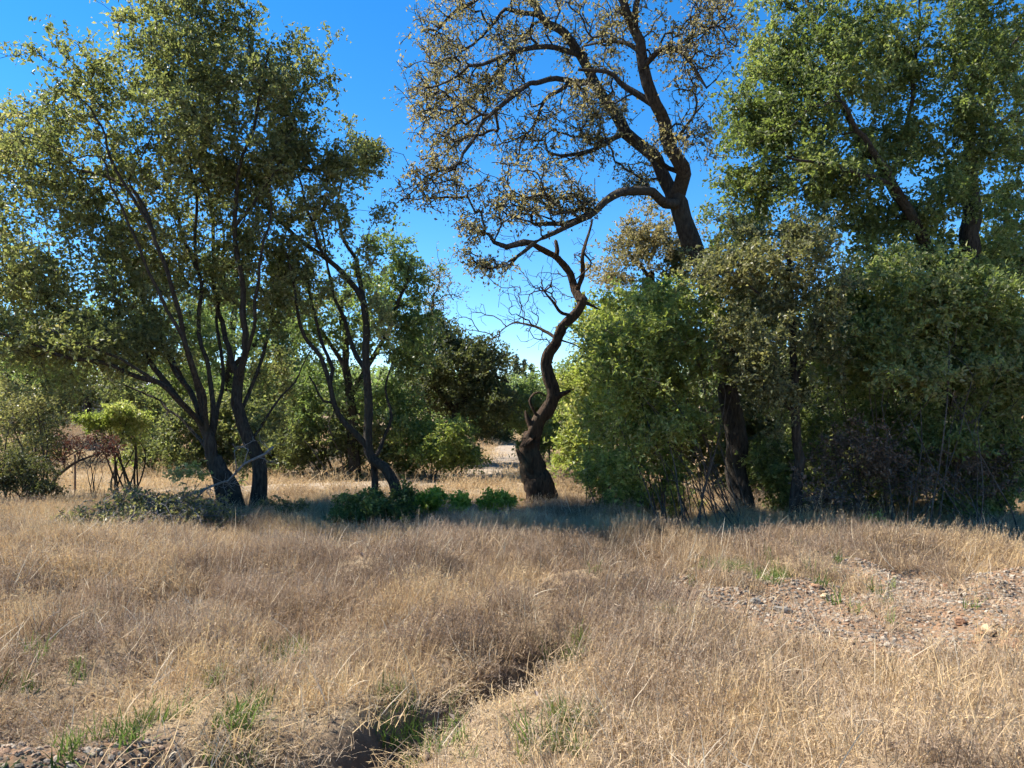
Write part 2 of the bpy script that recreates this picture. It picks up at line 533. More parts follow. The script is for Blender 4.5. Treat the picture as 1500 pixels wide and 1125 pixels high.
def plant(name, label, cat, D, base, limbs=(), blobs=(), leaf="liveoak", bark="bark", per=40, spread=0.16, size=0.055, auto=0, stem_r=0.03,
          tip=0.0035, width=0.6, tint=(0.45, .2), up=0.12, droop=0.0, curl=.35, jit=.05, growup=.25, group=None, flare=0.5, rough=.1, wob=.02, along=.6,
          grounded=True, foliage="crown", trunkname="trunk", rmax=.045, seg=.2, mins=3, base_spread=.12, lowcap=0.05, nmul=1.0):
    """one tree or shrub: an Empty at its base > trunk, branches, crown"""
    g = P(base[0], base[1], D)
    gx, gy = g[0], g[1]
    gz = H(gx, gy)
    O = np.array((gx, gy, gz))
    s = Skel()
    first = True
    for L in limbs:
        pts = [P(a[0], a[1], D + (a[2] if len(a) > 2 else 0.0)) for a in L[0]]
        rt = len(L) > 3 and L[3]
        if (first or rt) and grounded:
            zb = height(np.array([pts[0][0]]), np.array([pts[0][1]]))[0]
            pts[0][2] = zb - 0.15
        s.limb(pts, L[1], L[2], wob=wob, root=first or rt, flare=flare if (first or rt) else 0)
        first = False
    att = blob_points(blobs, D, nmul) if blobs else np.zeros((0, 3))
    if len(att):
        gh = height(att[:, 0], att[:, 1])
        att = att[att[:, 2] > gh + lowcap]
    if auto:                                                     # fan of stems towards the crown
        for k in range(auto):
            tgt = att[RNG.integers(0, len(att))]
            ang = RNG.uniform(0, 6.28); rr = base_spread * RNG.random() ** .5
            b0 = O + np.array((math.cos(ang) * rr, math.sin(ang) * rr, 0)); b0[2] = H(b0[0], b0[1]) - 0.1
            mid = b0 * .5 + tgt * .5 + np.array((RNG.normal(0, .06), RNG.normal(0, .06), .12)) * np.linalg.norm(tgt - b0)
            end = b0 + (tgt - b0) * RNG.uniform(.75, 1.0)
            s.limb([b0, b0 * .72 + mid * .28 + RNG.normal(0, .03, 3), mid, end], stem_r * RNG.uniform(.7, 1.2), stem_r * .3, wob=wob, root=True, flare=.25)
    if len(att): s.grow(att, curl=curl, jit=jit, up=growup, seg=seg)
    r = s.radii(tip=tip, rmax=rmax)
    e = tag(link(name, None), label, cat, group)
    e.empty_display_size = 0.3
    e.location = O
    fx = s.fix[:s.n] > 0
    V, f = s.tubes(r, fx if per else np.ones(s.n, bool), O, rough=rough)
    if len(V): link(trunkname, mesh_np(name + "_" + trunkname, V, f, smooth=True), e, M[bark])
    if per and s.tips:                                           # crown: its fine branches and leaves
        V, f = s.tubes(r, ~fx, O, mins=mins)
        LV, q, tn, TW, tq_ = leaf_cloud(s.tips, s.tdir, per, spread, size, O, width, up, droop, tint, along, seed=len(label), sprays=max(2, min(5, per // 8)), twig=tip * .75)
        f = f + [tq_ + len(V)]; V = np.concatenate((V, TW))
        me = mesh_np(name + "_" + foliage, np.concatenate((V, LV)), f + [q + len(V)], {"tint": np.concatenate((np.zeros(len(V)), tn))}, smooth=True, mats=[0] * len(f) + [1])
        me.materials.append(M[bark]); me.materials.append(M[leaf])
        link(foliage, me, e)
    return e, s


#@@SETTING
# ------------------------------------------------------------------ setting: ground, track
def axis(fine0, fine1, step, lo, hi, gr=1.14):
    a = list(np.arange(fine0, fine1 + 1e-6, step))
    s_ = step; v = fine1
    while v < hi: s_ *= gr; v += s_; a.append(v)
    s_ = step; v = fine0
    while v > lo: s_ *= gr; v -= s_; a.insert(0, v)
    return np.array(a)


gxs, gys = axis(-7, 7, 0.07, -900, 900), axis(2.2, 13.0, 0.07, -40, 1500)
GX, GY = np.meshgrid(gxs, gys)
GZ = height(GX, GY)
gm = gravel_mask(GX, GY)
dirt = np.clip(np.exp(-(seg_dist(GX, GY, DITCH) / .3) ** 2) + np.exp(-(seg_dist(GX, GY, DITCH2) / .3) ** 2) + np.exp(-(seg_dist(GX, GY, DITCH3) / .35) ** 2), 0, 1)
nx, ny = len(gxs), len(gys)
ii = (np.arange(ny - 1)[:, None] * nx + np.arange(nx - 1)[None]).reshape(-1)
gq = np.stack((ii, ii + 1, ii + nx + 1, ii + nx), -1)
me = mesh_np("ground", np.stack((GX, GY, GZ), -1).reshape(-1, 3), [gq], {"gravel": gm.ravel(), "dirt": dirt.ravel()}, smooth=True)
m, nt, b = new_mat("dry_ground")
tc = nt.nodes.new("ShaderNodeTexCoord")
n1 = nt.nodes.new("ShaderNodeTexNoise"); n1.inputs["Scale"].default_value = 9; n1.inputs["Detail"].default_value = 8; n1.inputs["Roughness"].default_value = .7
n2 = nt.nodes.new("ShaderNodeTexNoise"); n2.inputs["Scale"].default_value = .35; n2.inputs["Detail"].default_value = 4
n3 = nt.nodes.new("ShaderNodeTexVoronoi"); n3.inputs["Scale"].default_value = 38
for n_ in (n1, n2, n3): nt.links.new(tc.outputs["Object"], n_.inputs["Vector"])
r1 = ramp(nt, [(.3, (.15, .105, .065)), (.5, (.26, .19, .115)), (.7, (.38, .29, .175))])
nt.links.new(n1.outputs[0], r1.inputs[0])
r2 = ramp(nt, [(0, (.10, .068, .042)), (.3, (.17, .115, .072)), (.6, (.225, .145, .085)), (.8, (.22, .12, .062)), (1, (.29, .22, .155))])
nt.links.new(n3.outputs["Color"], r2.inputs[0])
a1 = nt.nodes.new("ShaderNodeAttribute"); a1.attribute_name = "gravel"
a2 = nt.nodes.new("ShaderNodeAttribute"); a2.attribute_name = "dirt"
mxa = nt.nodes.new("ShaderNodeMix"); mxa.data_type = 'RGBA'
nt.links.new(a1.outputs["Fac"], mxa.inputs[0]); nt.links.new(r1.outputs[0], mxa.inputs[6]); nt.links.new(r2.outputs[0], mxa.inputs[7])
mxb = nt.nodes.new("ShaderNodeMix"); mxb.data_type = 'RGBA'
nt.links.new(a2.outputs["Fac"], mxb.inputs[0]); nt.links.new(mxa.outputs[2], mxb.inputs[6]); mxb.inputs[7].default_value = (.075, .052, .036, 1)
nt.links.new(mxb.outputs[2], b.inputs["Base Color"])
b.inputs["Roughness"].default_value = .95; b.inputs["Specular IOR Level"].default_value = .15
bp = nt.nodes.new("ShaderNodeBump"); bp.inputs["Strength"].default_value = .7; bp.inputs["Distance"].default_value = .03
nt.links.new(n1.outputs[0], bp.inputs["Height"]); nt.links.new(bp.outputs[0], b.inputs["Normal"])
tag(link("ground", me, None, m), kind="structure")

tq, _ = catmull(np.array([(x, y, 0) for x, y in TRACK]), 0.5)
tt = np.gradient(tq, axis=0); tt = unit(tt); tn_ = np.stack((-tt[:, 1], tt[:, 0], 0 * tt[:, 0]), -1)
offs = np.linspace(-1, 1, 9)
hw_ = 0.95 + .25 * (fbm(np.arange(len(tq)) * .3, 0 * tq[:, 0], 4) - .5)
TV = tq[:, None] + tn_[:, None] * (offs[None] * hw_[:, None])[..., None]
TV[..., 2] = height(TV[..., 0], TV[..., 1]) + 0.03 - 0.06 * (np.abs(offs) > .9)[None]
a = (np.arange(len(tq) - 1)[:, None] * 9 + np.arange(8)[None]).reshape(-1)
me = mesh_np("track", TV.reshape(-1, 3), [np.stack((a, a + 9, a + 10, a + 1), -1)], smooth=True)
m, nt, b = new_mat("packed_dirt")
n1 = nt.nodes.new("ShaderNodeTexNoise"); n1.inputs["Scale"].default_value = 4; n1.inputs["Detail"].default_value = 8
tc = nt.nodes.new("ShaderNodeTexCoord"); nt.links.new(tc.outputs["Object"], n1.inputs[0])
r1 = ramp(nt, [(.3, (.20, .15, .10)), (.55, (.30, .23, .155)), (.75, (.37, .29, .20))]); nt.links.new(n1.outputs[0], r1.inputs[0]); nt.links.new(r1.outputs[0], b.inputs["Base Color"])
b.inputs["Roughness"].default_value = .95
bp = nt.nodes.new("ShaderNodeBump"); bp.inputs["Strength"].default_value = .5; bp.inputs["Distance"].default_value = .03
nt.links.new(n1.outputs[0], bp.inputs["Height"]); nt.links.new(bp.outputs[0], b.inputs["Normal"])
tag(link("dirt_track", me, None, m), kind="structure")

#@@TREES
# ------------------------------------------------------------------ the main trees
# broad live oak, front stem (left)
plant("live_oak", "broad live oak with stems fanning from a leaning forked trunk beside the dead grey branch", "tree", 12.9, (336, 749),
      limbs=[([(338, 752), (328, 718), (316, 684), (309, 650), (299, 626)], .125, .09),
             ([(353, 740, -.1), (348, 712, -.1), (330, 690), (318, 670)], .09, .07, True),
             ([(299, 626), (268, 592, -.2), (245, 568, -.4), (199, 553, -.6), (153, 533, -.8), (117, 526, -.9), (82, 517, -1), (43, 503, -1), (-20, 484, -1.1)], .05, .02),
             ([(262, 586, -.3), (228, 542, -.1), (203, 508, .2), (178, 494, .4), (120, 470, .6), (60, 440, .7), (10, 400, .7)], .05, .02),
             ([(299, 622), (280, 580, .2), (256, 540, .5), (228, 480, .8), (190, 400, 1.0), (160, 330, 1.1), (120, 260, 1.2), (75, 215, 1.2)], .047, .014),
             ([(304, 618), (285, 545, -.3), (262, 460, -.7), (235, 370, -1.0), (200, 300, -1.2), (165, 230, -1.3), (135, 160, -1.4)], .047, .014),
             ([(228, 338, -1.1), (205, 300, -.9), (185, 274, -.8), (128, 249, -.6), (70, 236, -.5)], .04, .015),
             ([(309, 645), (312, 600, .1), (306, 540, .2), (295, 489, .3), (289, 400, .3), (285, 300, .2), (278, 220, .1), (285, 120, 0), (292, 30, 0)], .047, .014),
             ([(289, 400, .3), (262, 330, .7), (240, 250, 1.0), (228, 170, 1.2), (220, 90, 1.3)], .035, .014),
             ([(303, 636), (270, 560, .6), (215, 470, 1.1), (150, 400, 1.4), (90, 340, 1.6)], .038, .012),
             ([(308, 640), (292, 560, -.5), (255, 470, -.9), (215, 390, -1.2), (180, 300, -1.4), (150, 230, -1.5)], .04, .012),
             ([(312, 650), (325, 560, .5), (318, 470, .8), (330, 380, 1.0), (322, 290, 1.1)], .04, .012),
             ([(302, 630), (250, 575, -.8), (190, 535, -1.2), (130, 505, -1.4), (70, 480, -1.5)], .035, .012),
             ([(318, 680), (292, 640, .7), (250, 600, 1.1), (205, 575, 1.3), (160, 560, 1.4)], .035, .012)],
      blobs=[(80, 250, -.3, 100, 110, 1.6, 230), (60, 420, 0, 100, 95, 1.6, 260), (20, 500, -.3, 70, 60, 1.3, 110), (200, 500, .2, 80, 60, 1.3, 130), (180, 160, -.4, 95, 105, 1.8, 260), (270, 90, 0, 85, 105, 1.8, 230), (180, 310, .5, 110, 85, 1.6, 230),
             (270, 240, 0, 90, 100, 1.6, 200), (120, 510, -.6, 110, 60, 1.2, 190), (230, 400, .4, 100, 90, 1.4, 200), (-30, 330, 0, 75, 160, 1.5, 260), (25, 200, 0, 50, 60, 1.2, 90), (270, 0, 0, 80, 60, 1.5, 80)],
      per=34, spread=.14, size=.06, tint=(.47, .2))
plant("live_oak", "live oak with one upright dark trunk forking at mid height, close against the fanning oak", "tree", 13.3, (374, 742),
      limbs=[([(376, 744), (378, 690), (368, 652), (355, 625), (350, 590), (349, 552)], .12, .09),
             ([(349, 552), (336, 520, .1), (327, 471, .3), (316, 428, .4), (312, 350, .5), (300, 250, .6), (315, 160, .6), (330, 80, .6)], .055, .014),
             ([(349, 552), (359, 515, -.2), (357, 471, -.3), (354, 400, -.4), (345, 320, -.5), (352, 240, -.6), (378, 150, -.7), (395, 70, -.7)], .065, .014),
             ([(352, 330, -.5), (390, 270, -.4), (420, 200, -.3), (445, 130, -.2)], .035, .012),
             ([(353, 600), (385, 520, .5), (400, 450, .7), (410, 380, .8), (430, 300, .8)], .036, .012),
             ([(351, 566), (372, 480, -.5), (380, 400, -.7), (395, 320, -.8), (402, 250, -.8)], .04, .012),
             ([(366, 655), (400, 600, .3), (430, 560, .5), (452, 515, .6)], .03, .01)],
      blobs=[(360, 90, 0, 80, 90, 1.7, 230), (430, 150, 0, 65, 80, 1.4, 170), (340, 220, 0, 95, 80, 1.6, 210), (440, 250, 0, 70, 60, 1.3, 130), (330, 380, .5, 90, 90, 1.3, 170), (400, 440, .6, 60, 70, 1.1, 90),
             (400, 340, .5, 60, 70, 1.2, 120), (420, 420, .8, 50, 60, 1.0, 80), (395, 540, 1, 45, 50, .8, 60), (390, 640, .6, 40, 40, .6, 50)],
      per=32, spread=.14, size=.06, tint=(.45, .2))
# slender crooked tree
plant("crooked_oak", "slender crooked oak with a bent base, many thin stems and sparse leaves", "tree", 14.0, (587, 735),
      limbs=[([(588, 738), (576, 707), (562, 687), (546, 672), (539, 643), (539, 593), (537, 540), (539, 487), (533, 440)], .10, .06),
             ([(533, 440), (519, 421), (492, 394), (459, 369), (429, 342), (399, 312), (372, 276)], .055, .025),
             ([(533, 440), (529, 412, .2), (519, 379, .3), (504, 352, .4), (494, 312, .5), (499, 262, .5), (505, 220, .5)], .05, .012),
             ([(480, 384), (474, 374, -.2), (464, 339, -.3), (452, 307, -.4), (439, 270, -.5), (428, 215, -.5)], .04, .012),
             ([(537, 652), (520, 637, -.1), (505, 622, -.2), (491, 593, -.3), (484, 561, -.3), (470, 522, -.4), (448, 494, -.4), (438, 462, -.5), (431, 423, -.5), (420, 370, -.6)], .065, .018),
             ([(485, 562, -.3), (486, 529, -.1), (466, 487, .1), (455, 433, .2), (445, 380, .3), (420, 330, .3)], .04, .014),
             ([(536, 545), (516, 512, .2), (505, 472, .3), (491, 426, .4), (477, 380, .5), (470, 330, .5)], .05, .016),
             ([(491, 596, -.3), (475, 588, -.4), (462, 565, -.5), (452, 552, -.5)], .03, .012),
             ([(548, 672), (560, 654, .2), (573, 611, .3), (566, 572, .4), (575, 530, .5)], .045, .014),
             ([(546, 722, .2), (547, 690, .2), (545, 672)], .055, .06, True)],
      blobs=[(500, 250, 0, 60, 65, 1.2, 110), (440, 300, 0, 65, 60, 1.2, 110), (540, 215, .3, 32, 42, .7, 55), (410, 220, 0, 55, 60, 1.1, 80), (470, 400, 0, 70, 70, 1.2, 60), (550, 330, .2, 40, 50, .8, 40), (570, 480, .3, 40, 60, .8, 40)],
      per=24, spread=.12, size=.058, bark="bark", tint=(.5, .2), leaf="liveoak", curl=.45, jit=.08)
# snag
def make_snag():
    D = 14.6
    STEP[0] = .06
    e, s = plant("dead_snag", "dead blackened oak snag with twisted S-shaped broken trunk and bare twigs", "tree", D, (791, 731),
      limbs=[([(793, 738), (788, 715), (783, 695), (777, 672), (774, 655), (775, 640)], .255, .15),
             ([(777, 650), (782, 632), (787, 620), (798, 604), (809, 588), (813, 575), (807, 553), (800, 532), (802, 515), (814, 497), (826, 480), (839, 463), (849, 449), (851, 439)], .135, .075),
             ([(851, 439), (843, 425, .1), (836, 405, .1), (828, 392, .1), (812, 376, 0), (796, 366, -.1), (782, 358, -.2)], .085, .045),
             ([(815, 378), (818, 368), (816, 356)], .05, .035),
             ([(846, 425), (852, 398, -.1), (852, 374, -.2), (860, 348, -.2), (864, 322, -.2)], .05, .018),
             ([(862, 372, -.2), (866, 385, -.3), (856, 398, -.3), (845, 408, -.2)], .02, .012),
             ([(838, 463), (824, 456, -.2), (812, 440, -.3), (800, 428, -.4), (790, 420, -.5)], .04, .012),
             ([(814, 495), (800, 484, .2), (785, 476, .3), (768, 473, .4), (750, 474, .5), (732, 482, .6)], .035, .01),
             ([(852, 442), (866, 446, .1), (880, 452, .1)], .05, .01),
             ([(829, 500), (848, 506, .2), (866, 520, .3)], .022, .008),
             ([(808, 586), (824, 575), (842, 568)], .085, .006),
             ([(790, 612), (782, 600, -.15), (778, 588, -.2), (784, 577, -.2), (794, 575, -.2), (801, 579, -.15)], .028, .016),
             ([(781, 630), (772, 612, -.1), (769, 603, -.1)], .07, .015),
             ([(774, 690, -.1), (764, 672, -.12), (758, 656, -.12)], .12, .03),
             ([(780, 640, -.1), (768, 648, -.2), (760, 652, -.2)], .06, .02)],
      blobs=[(765, 470, .2, 60, 45, .8, 130), (780, 420, -.3, 60, 45, .8, 120), (700, 470, .3, 40, 50, .6, 40), (720, 500, .4, 30, 30, .5, 20), (850, 400, .2, 45, 50, .7, 45), (720, 380, -.2, 60, 40, .7, 50), (800, 390, 0, 40, 40, .6, 30), (865, 480, .2, 30, 30, .5, 12)],
      per=0, bark="bark_brown", rough=.3, curl=.5, jit=.11, flare=.3, tip=.0045, growup=.1, wob=.02)
    STEP[0] = .14
    return e
make_snag()
# large leaning oak with rusty leaves
OAKD = 12.7
plant("leaning_oak", "tall leaning oak with arching dark limbs and sparse rusty brown leaves", "tree", OAKD, (1088, 750),
      limbs=[([(1090, 755), (1081, 690), (1073, 610), (1063, 530), (1050, 465), (1038, 420), (1017, 360), (1001, 312), (993, 285)], .165, .15),
             ([(993, 285), (1000, 254, -.2), (980, 212, -.4), (960, 168, -.6), (946, 120, -.8), (938, 80, -.9), (932, 44, -1), (916, 8, -1.1), (900, -50, -1.2), (890, -120, -1.2)], .12, .04),
             ([(933, 46, -1), (936, 10, -1.2), (940, -40, -1.3)], .06, .03),
             ([(993, 290), (976, 268, .2), (952, 230, .4), (924, 192, .6), (896, 152, .7), (872, 112, .8), (848, 80, .9), (820, 48, 1.0), (796, 24, 1.1), (780, 0, 1.2), (760, -50, 1.3), (740, -110, 1.3)], .12, .045),
             ([(996, 300), (975, 296, -.3), (955, 286, -.5), (932, 276, -.7), (908, 281, -.9), (884, 300, -1.1), (860, 314, -1.2), (835, 330, -1.3), (812, 344, -1.4), (784, 356, -1.5), (756, 376, -1.6), (738, 396, -1.6)], .085, .018),
             ([(870, 310, -1.1), (850, 318, -1.0), (832, 326, -.9), (806, 330, -.8), (784, 333, -.8)], .05, .03),
             ([(790, 353, -1.5), (772, 352, -1.4), (748, 357, -1.4), (728, 352, -1.3), (716, 338, -1.3)], .06, .02),
             ([(846, 79, .9), (812, 72, .6), (780, 68, .4), (756, 74, .2), (732, 86, 0), (708, 96, -.1), (684, 97, -.2), (668, 108, -.3), (648, 122, -.4)], .052, .014),
             ([(750, 77, .2), (732, 104, .4), (708, 128, .5), (680, 146, .6), (672, 172, .6), (654, 196, .7)], .04, .014),
             ([(880, 132, .8), (860, 123, .5), (828, 116, .1), (796, 116, -.2), (768, 128, -.4), (740, 148, -.6), (716, 172, -.8), (696, 200, -.9), (680, 224, -1), (660, 244, -1.1), (628, 258, -1.2)], .055, .014),
             ([(836, 117, .2), (816, 134, 0), (800, 152, -.1), (786, 172, -.2), (776, 196, -.3), (757, 240, -.4)], .04, .012),
             ([(916, 190, .6), (888, 206, .4), (864, 218, .2), (840, 230, .1), (820, 232, 0), (803, 223, -.1)], .05, .02),
             ([(800, 28, 1.1), (764, 16, .9), (740, 16, .8), (724, 32, .7), (712, 52, .6), (694, 70, .5)], .045, .014),
             ([(765, -42, 1.3), (725, -20, 1.1), (696, 0, 1.0), (672, 16, .9), (648, 36, .8), (620, 42, .7)], .05, .014),
             ([(955, 155, -.6), (924, 128, -.5), (900, 112, -.5), (874, 105, -.6), (850, 102, -.7)], .06, .02),
             ([(946, 105, -.8), (950, 84, -1.0), (962, 71, -1.2), (980, 70, -1.3), (1000, 84, -1.4), (1016, 104, -1.5), (1036, 129, -1.6), (1054, 114, -1.7)], .05, .015),
             ([(1000, 84, -1.4), (1016, 56, -1.4), (1040, 40, -1.5), (1062, 22, -1.5)], .025, .01),
             ([(938, 85, -.9), (912, 62, -.7), (884, 60, -.6), (860, 66, -.5)], .04, .015),
             ([(985, 243, -.1), (960, 232, -.4), (940, 222, -.6)], .05, .02),
             ([(982, 215, -.4), (1000, 190, -.7), (1018, 165, -1), (1030, 150, -1.1)], .03, .01)],
      blobs=[(650, 110, .4, 65, 85, 1.0, 240), (640, 30, .8, 55, 60, 1.0, 130), (665, 200, -.2, 55, 55, 1.0, 140), (640, 265, -1, 55, 32, .8, 120), (720, 130, .2, 60, 70, 1.2, 170), (750, 40, .8, 60, 50, 1.2, 130),
             (770, 285, -1.2, 85, 45, .9, 230), (840, 290, -1.2, 50, 34, .6, 80), (716, 388, -1.6, 42, 28, .6, 60), (690, 335, -1.3, 28, 20, .4, 40),
             (790, 190, 0, 70, 60, 1.1, 150), (870, 200, .3, 55, 55, 1.0, 130), (840, 40, .6, 60, 50, 1.2, 110), (900, 60, -.4, 45, 55, 1.0, 100), (1030, 60, -1.5, 55, 60, .9, 130),
             (1000, 190, -.8, 45, 60, .8, 80), (1040, 10, -1.4, 60, 50, .9, 80), (950, 40, -1, 50, 50, .9, 60), (930, 250, 0, 45, 40, .7, 70), (800, -70, 1, 140, 70, 1.8, 120), (930, -80, -1, 120, 70, 1.6, 100), (880, 140, -.2, 40, 40, .8, 60), (670, -40, .8, 70, 50, 1, 60)],
      leaf="rust", bark="bark", per=9, spread=.09, size=.046, tint=(.5, .24), curl=.5, jit=.16, growup=0, droop=.4, rough=.16, along=.9, wob=.03, tip=.0055, nmul=1.45, rmax=.034)
# small tree with thin dark trunk
plant("young_oak", "young oak with straight thin dark trunk and olive brown leaves before the dark thicket", "tree", 11.5, (1166, 760),
      limbs=[([(1166, 768), (1168, 690), (1168, 640), (1163, 560), (1158, 470), (1155, 380), (1152, 330)], .085, .03),
             ([(1160, 490), (1135, 455, -.2), (1100, 420, -.4), (1070, 400, -.5)], .028, .01),
             ([(1164, 560), (1190, 500, -.2), (1210, 440, -.3)], .025, .01),
             ([(1166, 610), (1130, 570, -.5), (1090, 540, -.6)], .025, .01)],
      blobs=[(1100, 400, -.3, 75, 60, .9, 190), (1190, 380, -.2, 60, 75, .9, 150), (1145, 345, 0, 70, 40, .7, 90), (1105, 490, -.6, 60, 60, .7, 140), (1140, 540, -.5, 75, 60, .7, 110), (1205, 480, -.3, 45, 80, .7, 100), (1120, 590, -.4, 45, 40, .5, 50), (1150, 450, -.2, 60, 60, .6, 70)],
      leaf="olive", per=34, spread=.11, size=.05, tint=(.4, .2))
# right-hand oak
plant("canyon_oak", "big dense green oak with spreading dark limbs towering over the thicket", "tree", 15.4, (1420, 733),
      limbs=[([(1415, 775), (1412, 640), (1415, 520), (1420, 400), (1423, 300)], .26, .17),
             ([(1423, 300), (1420, 220, .2), (1423, 153, .4), (1430, 92, .6), (1440, 20, .7), (1450, -60, .8)], .13, .04),
             ([(1421, 160, .4), (1455, 110, -.2), (1490, 60, -.6), (1530, 10, -.9)], .06, .02),
             ([(1414, 480), (1365, 370, -.5), (1318, 285, -.9), (1309, 268, -1), (1284, 228, -1.2), (1255, 190, -1.4), (1235, 150, -1.5)], .12, .03),
             ([(1312, 272, -1), (1275, 260, -1.3), (1249, 249, -1.5), (1200, 240, -1.8), (1150, 225, -2)], .06, .018),
             ([(1350, 345, -.5), (1295, 255, 0), (1250, 190, .3), (1224, 132, .5), (1213, 82, .6), (1188, 21, .7), (1170, -40, .8)], .085, .03),
             ([(1224, 132, .5), (1180, 125, .2), (1140, 120, 0), (1100, 110, -.2)], .04, .014),
             ([(1421, 230, .2), (1465, 180, .8), (1500, 160, 1.2), (1560, 120, 1.6)], .07, .02),
             ([(1310, 265, -.5), (1330, 180, 0), (1340, 90, .2), (1345, 0, .3)], .06, .02),
             ([(1416, 520), (1470, 430, .5), (1520, 350, .9), (1560, 300, 1.2)], .08, .03)],
      blobs=[(1150, 80, 0, 75, 80, 1.3, 230), (1130, 190, -.5, 70, 70, 1.2, 250), (1200, 160, -.2, 70, 90, 1.4, 250), (1250, 60, .4, 90, 80, 1.5, 230), (1090, 300, .5, 70, 55, 1.0, 150), (1220, 260, -1, 80, 60, 1.1, 230),
             (1340, 80, .2, 80, 90, 1.5, 210), (1300, 200, 0, 60, 60, 1.3, 120), (1440, 60, .5, 80, 80, 1.5, 170), (1370, 300, -.6, 80, 60, 1.2, 170), (1480, 230, .8, 60, 80, 1.3, 140), (1480, 350, .5, 60, 80, 1.3, 170), (1270, 340, 0, 80, 50, 1.0, 160), (1400, 190, -.4, 70, 60, 1.2, 150), (1460, 140, -.6, 60, 60, 1.1, 110), (1390, 390, -.4, 90, 50, 1.1, 160), (1480, 20, .2, 70, 60, 1.3, 100), (1540, 120, 1, 60, 110, 1.4, 120), (1330, -50, .4, 160, 60, 1.6, 160), (1180, -30, .6, 80, 50, 1.2, 90)],
      leaf="liveoak_r", per=32, spread=.14, size=.072, tint=(.42, .2))

# ------------------------------------------------------------------ shrubs on the right
plant("shrub", "large light green shrub with many leaning stems, in front of the leaning oak's trunk", "shrub", 12.0, (1020, 765), auto=46, stem_r=.013, trunkname="stems", foliage="foliage", base_spread=.95,
      blobs=[(940, 510, -.2, 85, 70, 1.0, 330), (905, 585, 0, 46, 70, .9, 190), (1005, 480, 0, 75, 60, .9, 240), (950, 610, -.3, 75, 55, .8, 190), (915, 680, -.1, 50, 45, .7, 100), (1005, 590, .1, 50, 60, .7, 90), (980, 700, -.2, 60, 45, .5, 30), (960, 440, .3, 60, 40, .7, 110), (1045, 530, 0, 35, 40, .5, 60)],
      leaf="fresh", bark="twig", per=34, spread=.10, size=.054, tint=(.45, .2), nmul=1.15)
plant("shrub", "tall pale green shrub behind the dead snag, lit from the sun", "shrub", 17.0, (900, 716), auto=12, stem_r=.035, trunkname="stems", foliage="foliage", base_spread=.6,
      blobs=[(910, 490, 0, 90, 60, 1.5, 260), (860, 550, 0, 44, 70, 1.2, 200), (960, 450, .3, 70, 45, 1.2, 160), (852, 640, .2, 40, 60, 1.0, 190), (920, 600, .2, 70, 80, 1.2, 150)],
      leaf="fresh", bark="twig", per=34, spread=.14, size=.08, tint=(.5, .18))
plant("shrub", "low green shrub at the foot of the large light green shrub, beside the snag's base", "shrub", 13.4, (865, 740), auto=12, stem_r=.014, trunkname="stems", foliage="foliage", base_spread=.4,
      blobs=[(868, 690, 0, 34, 42, .5, 110), (905, 715, -.1, 45, 32, .4, 130), (960, 730, -.2, 55, 28, .4, 120), (1010, 745, -.3, 40, 18, .4, 60)], leaf="fresh", bark="twig", per=30, spread=.09, size=.045, tint=(.42, .2))
plant("thicket_shrub", "dense glossy green shrub with a dark hollow interior, in front of the big dense oak", "shrub", 11.8, (1390, 772), auto=26, stem_r=.012, trunkname="stems", foliage="foliage", base_spread=1.7,
      blobs=[(1330, 430, 0, 90, 70, 1.0, 300), (1430, 450, -.1, 80, 70, 1.0, 280), (1290, 520, -.3, 75, 60, .9, 250), (1400, 540, 0, 80, 60, .9, 200), (1480, 560, 0, 60, 90, .9, 170), (1270, 460, .3, 60, 60, .8, 160), (1370, 630, .3, 90, 45, .8, 130), (1540, 500, 0, 60, 120, 1, 120), (1480, 680, .3, 70, 50, .7, 100), (1330, 700, .6, 100, 40, .6, 120), (1430, 735, .5, 100, 25, .5, 80)],
      leaf="liveoak_r", bark="twig", per=32, spread=.10, size=.066, tint=(.56, .2))
plant("thicket_shrub", "shaded green shrub between the thin dark trunk and the glossy thicket shrub", "shrub", 12.6, (1250, 760), auto=22, stem_r=.013, trunkname="stems", foliage="foliage", base_spread=.8,
      blobs=[(1240, 440, 0, 60, 60, .8, 130), (1230, 540, 0, 70, 60, .8, 170), (1290, 600, .2, 80, 45, .8, 130), (1200, 620, .2, 60, 50, .8, 110), (1130, 680, .1, 65, 50, .7, 150), (1180, 745, 0, 60, 18, .5, 60), (1210, 715, .4, 70, 40, .6, 120), (1280, 730, .5, 70, 30, .5, 80)], leaf="liveoak_r", bark="twig", per=34, spread=.11, size=.055, tint=(.42, .2))
plant("dead_shrub", "dead brown shrub of bare twigs and dry leaves low in the dark thicket", "shrub", 11.6, (1300, 768), auto=34, stem_r=.009, trunkname="stems", foliage="foliage", base_spread=1.9,
      blobs=[(1240, 660, 0, 75, 45, .7, 200), (1320, 690, 0, 80, 40, .7, 160), (1220, 720, -.2, 70, 35, .5, 110), (1420, 690, .2, 90, 50, .7, 150)], leaf="dead", bark="twig", per=12, spread=.08, size=.045, tint=(.5, .25), jit=.14)
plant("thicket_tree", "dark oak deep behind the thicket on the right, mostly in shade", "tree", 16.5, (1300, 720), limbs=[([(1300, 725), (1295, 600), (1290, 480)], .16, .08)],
      blobs=[(1250, 600, 0, 130, 90, 1.4, 200), (1420, 600, 0, 130, 100, 1.4, 220), (1350, 470, .2, 150, 80, 1.4, 220), (1120, 640, 0, 90, 90, 1.2, 140), (1550, 500, 0, 90, 200, 1.4, 150), (1120, 520, .5, 90, 80, 1.2, 130), (1300, 680, -.5, 160, 45, 1, 190), (1480, 680, -.5, 120, 45, 1, 150), (1130, 690, -.3, 90, 35, 1, 110), (1620, 600, -.5, 90, 110, 1, 90)], leaf="dark", per=22, spread=.2, size=.14, tint=(.4, .2), rmax=.08)

